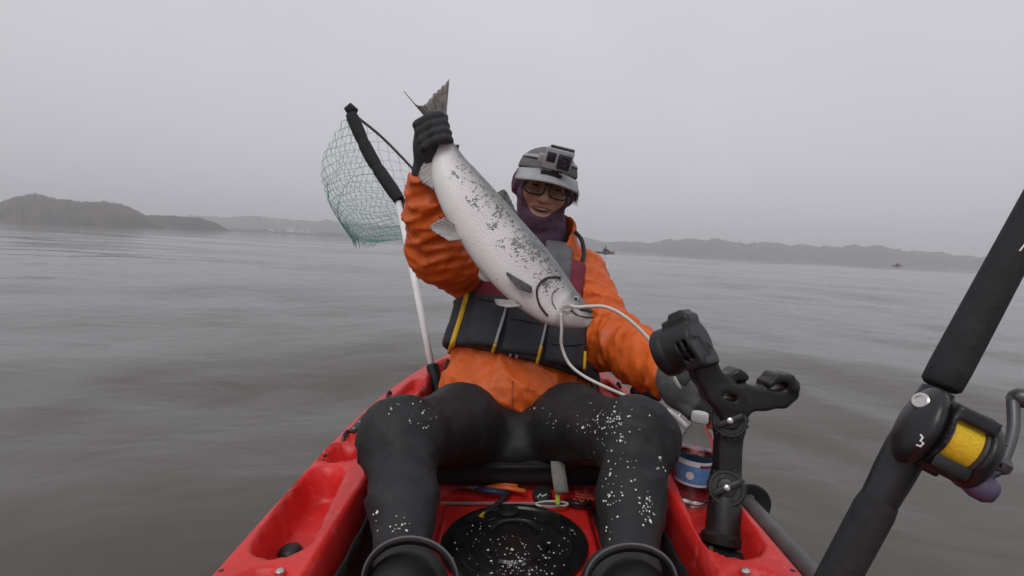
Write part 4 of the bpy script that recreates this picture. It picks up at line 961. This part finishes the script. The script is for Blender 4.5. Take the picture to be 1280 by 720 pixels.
# ------------------------------------------------------------------ water bottle in the right cup recess
bt0 = np.array([.3235, .892, .137])
wb = thing('water_bottle', 'clear plastic water bottle with white cap and blue label behind the rod holder post', 'bottle', bt0)
ax = nrm(np.array([.09, .03, 1]))
pr = [(0, .022), (.003, .030), (.010, .0325), (.018, .0315), (.024, .0325), (.032, .0315), (.038, .0325), (.045, .0325), (.082, .0325), (.090, .0318), (.096, .0325), (.112, .029), (.128, .0215), (.138, .0145), (.146, .0125), (.152, .0125)]
part('bottle_body', MB().lathe(bt0, ax, pr, 32, cap=False), M['pet'], wb, smooth=60)
part('water_fill', MB().lathe(bt0, ax, [(.002, .020), (.005, .028), (.011, .031), (.05, .0312), (.085, .0312), (.094, .031), (.095, .001)], 28), M['pwater'], wb, smooth=50)
part('cap', MB().lathe(bt0 + ax * .148, ax, [(0, .0145), (.003, .0150), (.014, .0145), (.016, .013), (.0165, .001)], 28), M['white'], wb, smooth=40)
lab = part('label', MB().lathe(bt0, ax, [(.040, .0330), (.084, .0330)], 40, cap=False), M['labelblue'], wb, smooth=60)
part('label_band', MB().lathe(bt0, ax, [(.075, .0333), (.084, .0333)], 40, cap=False), M['label'], lab, smooth=60)
part('label_band', MB().lathe(bt0, ax, [(.040, .0333), (.044, .0333)], 40, cap=False), M['label'], lab, smooth=60)
def onb(a, h_, r=.0336):
    a = math.radians(a); e1 = nrm(np.cross(np.array([0, 1., 0]), ax)); e2 = np.cross(ax, e1); return bt0 + ax * h_ + (e1 * math.cos(a) + e2 * math.sin(a)) * r
cang = math.degrees(math.atan2(-bt0[1], -bt0[0])) + 0
def patch(a0, a1, h0, h1, m_, nm):
    Qp = [[onb(a, h_) for a in np.linspace(a0, a1, 8)] for h_ in (h0, h1)]; part(nm, MB().grid(Qp), m_, lab, smooth=60)
patch(-95, -55, .074, .079, M['labelred'], 'label_tag')
em = []
for k in range(18):
    t = k / 18 * 2 * math.pi; em.append(onb(-122 + 12 * math.cos(t), .058 + .007 * math.sin(t), .0337))
part('label_emblem', MB().add([sum(em) / 18] + em, [(0, k + 1, (k + 1) % 18 + 1) for k in range(18)]), M['label'], lab, smooth=0)

# ------------------------------------------------------------------ fishing rod close to the lens and its reel
DR = .46
r0, r1 = P(1048, 720, DR), P(1283, 282, DR); rd = nrm(r1 - r0)
def RP(py): return r0 + (r1 - r0) * ((720 - py) / (720 - 282))
rod = thing('fishing_rod', 'black foam gripped fishing rod slanting up beside the red kayak', 'fishing rod', r0 - rd * .20)
def lat(py0, prof, m_, nm, n=28, par=None):
    c = RP(py0); return part(nm, MB().lathe(c, rd, prof, n), m_, par or rod, smooth=50)
Lr = lambda a, b: float(np.linalg.norm(RP(b) - RP(a)))
l1 = Lr(900, 625)
lat(900, [(0, .010), (.004, .0150), (l1 - .01, .0162), (l1, .0150)], M['eva'], 'rear_grip')
lat(625, [(0, .0145), (.01, .0150), (Lr(625, 590), .0160), (Lr(625, 560), .0165), (Lr(625, 500), .0135), (Lr(625, 488), .0125)], M['reel'], 'reel_seat')
fg = Lr(484, 150); g_ = lat(484, [(0, .0125), (.003, .0152), (.02, .0157), (fg - .03, .0135), (fg, .010)], M['eva'], 'fore_grip')
bl = Lr(150, -900); lat(150, [(0, .0065), (bl, .0045)], M['reel'], 'blank')
vc = nrm(CAM - RP(310)); sd = nrm(np.cross(rd, vc)); sd = sd if sd[0] > 0 else -sd
def onrod(py, u, v):                                    # u along, v across, on the side facing the boat
    c = RP(py) + rd * u; r_ = .0153; a = v / r_; return c + (sd * math.sin(a) + vc * math.cos(a)) * (r_ + .0002)
strokes([[onrod(312, .000, .004), onrod(312, .011, .0055)], [onrod(312, .011, .0055), onrod(312, .002, .0095)], [onrod(312, .002, .0095), onrod(312, .013, .0115)], [onrod(312, .013, .0115), onrod(312, .004, .0145)]], .0007, M['paint'], g_)
reel = thing('fishing_reel', 'black low profile fishing reel with yellow line clamped on the rod', 'fishing reel', P(1188, 550, .44))
RC = P(1184, 548, .430); e1 = rd
A_ = nrm(RT * .85 - UP * .28 - FW * .26); A_ = nrm(A_ - e1 * A_.dot(e1)); e3 = np.cross(e1, A_); e3 = e3 if e3.dot(CAM - RC) > 0 else -e3
RA = np.stack([e1, A_, e3])
def RL(a, b, c): return RC + e1 * a + A_ * b + e3 * c
# left palm plate and frame
def fpal(p):
    d = el(p, RL(0, -.021, -.002), (.0360, .0125, .0275), RA); d = np.maximum(d, (p - RC.astype(np.float32)) @ A_.astype(np.float32) + .0125)
    return d
part('side_plate', snet(fpal, RC - .06, RC + .06, .0022), M['reel'], reel, smooth=50)
def ffr(p):
    d = cyl(p, RL(0, -.0135, -.002), RL(0, -.0100, -.002), .0290, .001); d = np.minimum(d, cyl(p, RL(0, .0165, -.002), RL(0, .0240, -.002), .0285, .003))
    d = su(d, el(p, RL(-.002, .024, -.003), (.030, .010, .026), RA), .003)
    d = np.minimum(d, rc(p, RL(.027, -.012, .004), RL(.027, .020, .004), .0036, .0036)); d = np.minimum(d, rc(p, RL(-.026, -.012, .000), RL(-.026, .020, .000), .0042, .0042))
    d = np.minimum(d, bxs(p, RL(.021, .003, .019), (.006, .0155, .0035), .002, RA))
    d = np.minimum(d, bxs(p, RL(0, .003, -.030), (.024, .010, .005), .003, RA)); d = np.minimum(d, bxs(p, RL(-.004, .003, -.026), (.028, .016, .003), .002, RA))
    return d
part('frame', snet(ffr, RC - .062, RC + .062, .0020), M['reel'], reel, smooth=40)
sp_ = part('spool', MB().lathe(RL(0, -.0105, 0), A_, [(0, .0235), (.0022, .0235), (.003, .017), (.0245, .017), (.0253, .0235), (.0272, .0235)], 36), M['greyarm'], reel, smooth=40)
M['line'] = mat('braid_yellow', (.80, .52, .02), .55, var=.12, vs_=400, bump=.5, bs=900)
part('wound_line', MB().lathe(RL(0, -.0080, 0), A_, [(0, .0178)] + [(.0002 + .022 * k / 40, .0208 + (.0003 if k % 2 else 0)) for k in range(41)] + [(.0226, .0178)], 36), M['line'], sp_, smooth=60)
part('level_wind', MB().box(RL(.0235, .004, .008), (e1, A_, e3), (.003, .004, .010), .001), M['silver'], reel)
part('thumb_bar', MB().box(RL(-.0215, .003, .017), (e1, A_, e3), (.0055, .0135, .0022), .0015), M['black'], reel)
dl = RL(.0175, -.0300, .006); dn = nrm(-A_ * .8 + e3 * .55)
dial = part('tension_dial', MB().lathe(dl, dn, [(-.003, .0072), (.0035, .0072), (.0045, .006), (.0045, .0042), (.0036, .004), (.0036, .0005)], 24), M['silver'], reel, smooth=40)
for k in range(14):
    t = 2 * math.pi * k / 14; a = nrm(np.cross(dn, e1)); b = np.cross(dn, a); part('ridge', MB().box(dl + (a * math.cos(t) + b * math.sin(t)) * .0072 + dn * .0005, (a * math.cos(t) + b * math.sin(t), -a * math.sin(t) + b * math.cos(t), dn), (.0006, .0006, .0026)), M['greyarm'], dial)
zz = [hit(fpal, x, y, .25, .7) for x, y in ((1150, 543), (1153, 547), (1150, 551), (1154, 554), (1150, 558), (1145, 556))]
strokes([[q - FW * .0004 for q in zz if q is not None]], .0008, M['paint'], reel, 'emblem')
hub = RL(0, .036, -.002)
part('star_drag', MB().lathe(RL(0, .030, -.002), A_, [(0, .006), (.003, .011), (.0045, .011), (.006, .006)], 20), M['greyarm'], reel)
for k in range(5):
    t = 2 * math.pi * k / 5 + .4; dv = e1 * math.cos(t) + e3 * math.sin(t); part('star_arm', MB().tube([RL(0, .033, -.002) + dv * .008, RL(0, .034, -.002) + dv * .018], [.0026, .0018], 6), M['greyarm'], reel)
K1 = P(1266, 496, .445); K2 = P(1208, 596, .425)
mid = (K1 + K2) / 2; hub2 = RL(0, .042, -.002)
part('handle', MB().tube(spline([K1, K1 * .55 + hub2 * .45 + A_ * .004, hub2, K2 * .5 + hub2 * .5 + A_ * .004, K2], 6), [.0034 + .0012 * abs(math.cos(k / 24 * math.pi)) for k in range(25)], 8, flat=.6), M['greyarm'], reel, smooth=180)
part('hub_nut', MB().lathe(hub, A_, [(0, .007), (.010, .007), (.012, .004)], 6), M['greyarm'], reel, smooth=20)
part('knob', MB().lathe(K1 - A_ * .002, nrm(A_ + RT * .5 + UP * .2), [(0, .004), (.004, .0075), (.012, .0088), (.022, .0085), (.027, .006), (.028, .001)], 20), M['greyarm'], reel, smooth=60)
part('knob', MB().lathe(K2 - RT * .004, nrm(A_ * .4 + RT * .6 - UP * .35 - FW * .5), [(0, .005), (.003, .0085), (.010, .0112), (.018, .0112), (.023, .008), (.024, .001)], 24), M['purple'], reel, smooth=60)

# ------------------------------------------------------------------ pedals with straps over the toes
for tname, t, pxs, lb in (('tl', J['tl'], (449, 576, 671), 'black toe strap pedal in front of the leg on the net side'), ('tr', J['tr'], (728, 850, 680), 'black toe strap pedal in front of the leg on the rod side')):
    pdl = thing('foot_pedal', lb, 'pedal', t + np.array([0, .03, -.10]), 'pedals under the boots')
    cx_ = (pxs[0] + pxs[1]) / 2; rx = (pxs[1] - pxs[0]) / 2 - 3; dS = .50; rows_ = []
    for a in np.linspace(-.15, math.pi + .15, 28):
        px = cx_ + rx * math.cos(a); py = 735 - (735 - pxs[2]) * math.sin(a) ** .85 if math.sin(a) > 0 else 735 + 40 * -math.sin(a)
        rows_.append([P(px, py, dS - .013 + .026 * k) + UP * -.004 * k for k in (0, .5, 1)])
    o = part('strap', MB().grid(rows_), M['rubber'], pdl, smooth=180); md = o.modifiers.new('s', 'SOLIDIFY'); md.thickness = .0035
    part('strap_edge', MB().tube([r_[0] for r_ in rows_], .0013, 6), M['vestgrey'], pdl, smooth=180)
    c = (rows_[0][1] + rows_[-1][1]) / 2 + np.array([0, -.005, -.035])
    part('platform', MB().box(c, (RT, nrm([0, -.45, 1]), nrm([0, 1, .45])), (.052, .075, .010), .006), M['black'], pdl)
    part('crank_arm', MB().tube([c + (0, .0, -.03), c + np.array([-np.sign(t[0]) * .07, -.03, -.06]), np.array([0, .40, .13])], .011, 10), M['black'], pdl)

# ------------------------------------------------------------------ gear lying on the deck in front of the seat
def gd(px, py, dz=0): return G(px, py, .056 + dz)
pl = thing('pliers', 'orange handled pliers with dark blue sleeve lying before the seat', 'pliers', gd(630, 608))
part('handle', MB().tube([gd(608, 609, .012), gd(632, 609, .016), gd(657, 614, .012)], [.006, .008, .0065], 8, flat=.6), M['orangeplastic'], pl, smooth=180)
part('handle', MB().tube([gd(612, 605, .012), gd(630, 604, .016), gd(647, 608, .012)], [.006, .008, .0065], 8, flat=.6), M['orangeplastic'], pl, smooth=180)
part('sleeve', MB().tube([gd(594, 612, .012), gd(612, 613, .016), gd(632, 616, .012)], [.006, .010, .008], 8, flat=.6), M['blue'], pl, smooth=180)
part('jaw', MB().tube([gd(598, 610, .010), gd(582, 609, .008)], [.006, .0025], 8), M['silver'], pl)
le = thing('tool_leash', 'short black webbing leash with a yellow tip on the red deck', 'leash', gd(620, 625))
part('webbing', MB().tube(spline([gd(635, 612, .012), gd(630, 621, .010), gd(620, 631, .008), gd(605, 641, .006)], 5), .0062, 8, flat=.5), M['rubber'], le, smooth=180)
part('tip', MB().tube([gd(605, 641, .008), gd(600, 645, .007), gd(604, 646, .008)], .0026, 6), M['yellow'], le)
part('swivel', MB().lathe(gd(635, 612, .008), (0, 0, 1), [(0, .006), (.006, .006), (.008, .003)], 10), M['silver'], le)
rl = thing('gear_retractor', 'round black gear retractor with white mark beside the grey strap', 'retractor', gd(678, 622))
part('case', MB().lathe(gd(678, 622), nrm([-.1, -.4, 1]), [(0, .020), (.008, .022), (.014, .020), (.016, .012), (.016, .001)], 20), M['black'], rl)
cc = gd(678, 620, .022); strokes([[cc + (-.010, -.004, 0), cc + (-.004, .006, .001), cc + (.0, -.001, 0), cc + (.009, .005, .001)]], .0014, M['paint'], rl, 'mark')
cb = thing('carabiner', 'pale carabiner clip lying below the round black retractor', 'clip', gd(690, 632))
part('clip_loop', MB().tube([gd(690 + 20 * math.cos(a), 630 + 3.5 * math.sin(a), .010) for a in np.linspace(0, 6.28, 24)[:-1]], .0022, 6, closed=True), M['cord'], cb, smooth=180)
part('gate', MB().tube([gd(676, 632, .012), gd(704, 633, .012)], .0016, 6), M['silver'], cb)
lm = thing('lime_tag', 'small lime yellow tag at the end of the grey strap', 'tag', gd(697, 622))
part('tag_body', MB().box(gd(697, 624, .020), (RT, FW, UP), (.0045, .003, .011), .0015), M['lime'], lm); part('tag_ring', MB().tube([gd(697, 615, .022) + RT * .006 * math.cos(a) + UP * .006 * math.sin(a) for a in np.linspace(0, 6.28, 14)[:-1]], .0012, 5, closed=True), M['silver'], lm)
ko = thing('coiled_lanyard', 'tangled red lanyard cord in a heap by the wetsuit leg', 'cord', gd(730, 622))
pts = [gd(715 + 28 * random.random(), 612 + 16 * random.random(), .004 + .016 * random.random()) for k in range(16)]
part('cord', MB().tube(spline(pts, 5), .0026, 6), mat('red_cord', (.45, .05, .035), .6), ko, smooth=180)
part('clip', MB().tube(spline([gd(708, 626, .010), gd(722, 630, .012), gd(738, 629, .010)], 4), .006, 8), M['black'], ko, smooth=180)
wc = thing('white_clip', 'slim white plastic clip standing against the wetsuit leg', 'clip', gd(752, 622))
part('bar', MB().tube([gd(749, 628, .004), gd(756, 607, .012)], .003, 6), M['white'], wc); part('bar', MB().tube([gd(754, 630, .004), gd(760, 609, .012)], .003, 6), M['white'], wc)
part('bridge', MB().tube([gd(756, 607, .012), gd(758, 605, .013), gd(760, 609, .012)], .003, 6), M['white'], wc)
# things on the rail behind the angler
cm = thing('rail_cam', 'black clamp knob on the red rail beside the outstretched forearm', 'clamp', P(805, 495, 1.22))
def fcm(p): return sus(.01, el(p, P(806, 491, 1.22), (.030, .022, .016)), rc(p, P(795, 489, 1.22), P(822, 497, 1.21), .014, .010), rc(p, P(806, 494, 1.22), P(806, 512, 1.23), .013, .013))
part('knob', snet(fcm, P(806, 493, 1.22) - .06, P(806, 493, 1.22) + .06, .004), M['black'], cm, smooth=180)
part('collar', MB().lathe(P(806, 510, 1.23), UP, [(-.03, .018), (.0, .018), (.004, .014)], 16), M['rubber'], cm)
tubep = thing('drain_tube', 'short white plastic tube stub beside the wetsuit knee', 'tube', P(845, 549, .96))
part('tube_wall', MB().tube([P(834, 550, .965), P(854, 548, .955)], .0055, 12), M['white'], tubep); part('tube_bore', MB().lathe(P(854.3, 548, .9548), P(854, 548, .955) - P(834, 550, .965), [(0, .004), (.0006, .004)], 12), M['black'], tubep)

# ------------------------------------------------------------------ loose fish scales stuck on leggings and hatch
def flakes(name, spots, f, label, dz=None):
    mb = MB()
    for x0, y0, sx, sy, n in spots:
        XY = [(x0 + random.gauss(0, sx), y0 + random.gauss(0, sy)) for k in range(n)]
        HT = hits(f, [q[0] for q in XY], [q[1] for q in XY], .4, 1.5) if f is not None else [None] * n
        for (px, py), h_ in zip(XY, HT):
            if f is not None:
                if h_ is None: continue
                n_ = gradn(f, h_)
            else:
                h_ = G(px, py, dz); n_ = np.array([0, 0, 1.0])
                if np.hypot(h_[0] - hc[0], h_[1] - hc[1]) > hr - .008 or py > 735: continue
            a = nrm(np.cross(n_, [random.gauss(0, 1), random.gauss(0, 1), random.gauss(0, 1)])); b = np.cross(n_, a); r_ = random.uniform(.0006, .0019) * (1 if random.random() > .1 else 1.8); m2 = random.uniform(.5, 1)
            h_ = h_ + n_ * .0015
            mb.add([h_ + a * r_ * math.cos(t) + b * r_ * m2 * math.sin(t) + n_ * .0006 * math.cos(2 * t) + (a * math.sin(3 * t + px) + b * math.cos(2 * t + py)) * r_ * .3 for t in np.linspace(0, 2 * math.pi, 8)[:-1]], [tuple(range(7))])
    o = part(name, mb, M['scale'], None, smooth=0, base=P(640, 600, .9), recalc=False); tagit(o, label, 'fish scales', kind='stuff')
flakes('loose_scales', [(760, 525, 18, 10, 46), (745, 530, 22, 12, 30), (690, 530, 5, 6, 8), (780, 590, 18, 40, 40), (765, 620, 4, 50, 26), (808, 635, 5, 10, 26), (825, 580, 4, 5, 6), (670, 515, 15, 6, 6), (500, 510, 14, 6, 8), (520, 525, 10, 10, 10), (502, 662, 5, 8, 12), (480, 655, 20, 18, 10), (540, 520, 8, 10, 6)], fleg, 'white fish scales stuck all over the black leggings')
flakes('scattered_scales', [(650, 695, 42, 18, 90), (650, 706, 18, 9, 50), (600, 670, 20, 10, 16), (700, 670, 20, 10, 12)], None, 'white fish scales scattered over the round black hatch', dz=.064)

# ------------------------------------------------------------------ two other paddlers far off
def far_paddler(px, depth, heading, shell, lb, lb2):
    c = W(px, depth); k = bpy.data.objects.new('distant_kayak', None); COL.objects.link(k); k.location = Vector(c); BASE[k.name] = c.copy(); tagit(k, lb, 'kayak', 'kayaks far off')
    ex = np.array([math.cos(heading), math.sin(heading), 0]); ey = np.array([-ex[1], ex[0], 0]); ez = np.array([0, 0, 1.])
    Qh = [[c + ex * u * 1.9 + ey * .36 * (1 - abs(u) ** 2.2) * math.cos(a) + ez * (.10 + .10 * abs(u) ** 3 + .17 * math.sin(a) * (1 - .4 * abs(u) ** 3)) for a in np.linspace(0, 2 * math.pi, 14)[:-1]] for u in np.linspace(-1, 1, 15)]
    part('hull', MB().grid(Qh, closed_u=True), shell, k, smooth=60)
    part('seat_back', MB().box(c - ex * .35 + ez * .42, (ex, ey, ez), (.03, .2, .18), .02), M['rubber'], k)
    pr_ = bpy.data.objects.new('person', None); COL.objects.link(pr_); b = c + ez * .2; pr_.location = Vector(b); BASE[pr_.name] = b; tagit(pr_, lb2, 'person', 'paddlers far off')
    def fp(p):
        d = sus(.06, el(p, b + ez * .32, (.19, .19, .30)), rc(p, b + ez * .5, b + ez * .66, .07, .06))
        for s in (-1, 1):
            d = sus(.05, d, rc(p, b + ey * s * .2 + ez * .5, b + ey * s * .28 + ex * .18 + ez * .28, .065, .055), rc(p, b + ey * s * .28 + ex * .18 + ez * .28, b + ey * s * .2 + ex * .42 + ez * .34, .05, .04), rc(p, b + ey * s * .1 + ez * .08, b + ey * s * .16 + ex * .45 + ez * .22, .09, .07), rc(p, b + ey * s * .16 + ex * .45 + ez * .22, b + ey * s * .14 + ex * .85 + ez * .06, .065, .05))
        return su(d, el(p, b + ez * .78, (.095, .095, .12)), .03)
    part('body', snet(fp, b - (1.1, 1.1, .15), b + (1.1, 1.1, 1.0), .04), mat('far_clothes', (.04, .04, .045), .8), pr_, smooth=180)
    part('hat', MB().lathe(b + ez * .84, ez, [(-.02, .16), (0, .16), (.01, .11), (.07, .10), (.09, .02)], 14), M['capdark'], pr_)
    pp = bpy.data.objects.new('paddle', None); COL.objects.link(pp); q = b + ex * .42 + ez * .36; pp.location = Vector(q); BASE[pp.name] = q; tagit(pp, lb2.replace('paddler', 'double paddle in the hands of the paddler'), 'paddle', 'paddles far off')
    part('shaft', MB().tube([q - ey * 1.0 - ez * .25, q + ey * 1.0 + ez * .25], .018, 6), M['black'], pp)
    for s in (-1, 1): part('blade', MB().box(q + s * (ey * 1.12 + ez * .28), (ey * .97 + ez * .24, ex, ez), (.2, .012, .09), .008), M['orangeplastic'], pp)
far_paddler(757, 80, .5, M['shaft'], 'dark grey kayak far off behind the orange shoulder', 'dark clad paddler in the far dark grey kayak')
far_paddler(1122, 150, .2, M['maroon'], 'small dark red kayak far off under the wooded shore', 'dark clad paddler in the far dark red kayak')

# ------------------------------------------------------------------ sea fog
hz = bpy.data.materials.new('sea_fog'); hz.use_nodes = True; t = hz.node_tree; t.nodes.clear()
o_ = t.nodes.new('ShaderNodeOutputMaterial'); pv = t.nodes.new('ShaderNodeVolumePrincipled'); pv.inputs['Color'].default_value = (.955, .96, 1.0, 1); pv.inputs['Density'].default_value = .0015; pv.inputs['Anisotropy'].default_value = 0.0
t.links.new(pv.outputs[0], o_.inputs['Volume'])
hzo = part('haze', MB().box((0, 0, 38.5), ((1, 0, 0), (0, 1, 0), (0, 0, 1)), (2600, 2600, 41.5)), hz, world=True, smooth=0); tagit(hzo, 'pale grey sea fog lying over the water and shores', 'fog', kind='stuff')
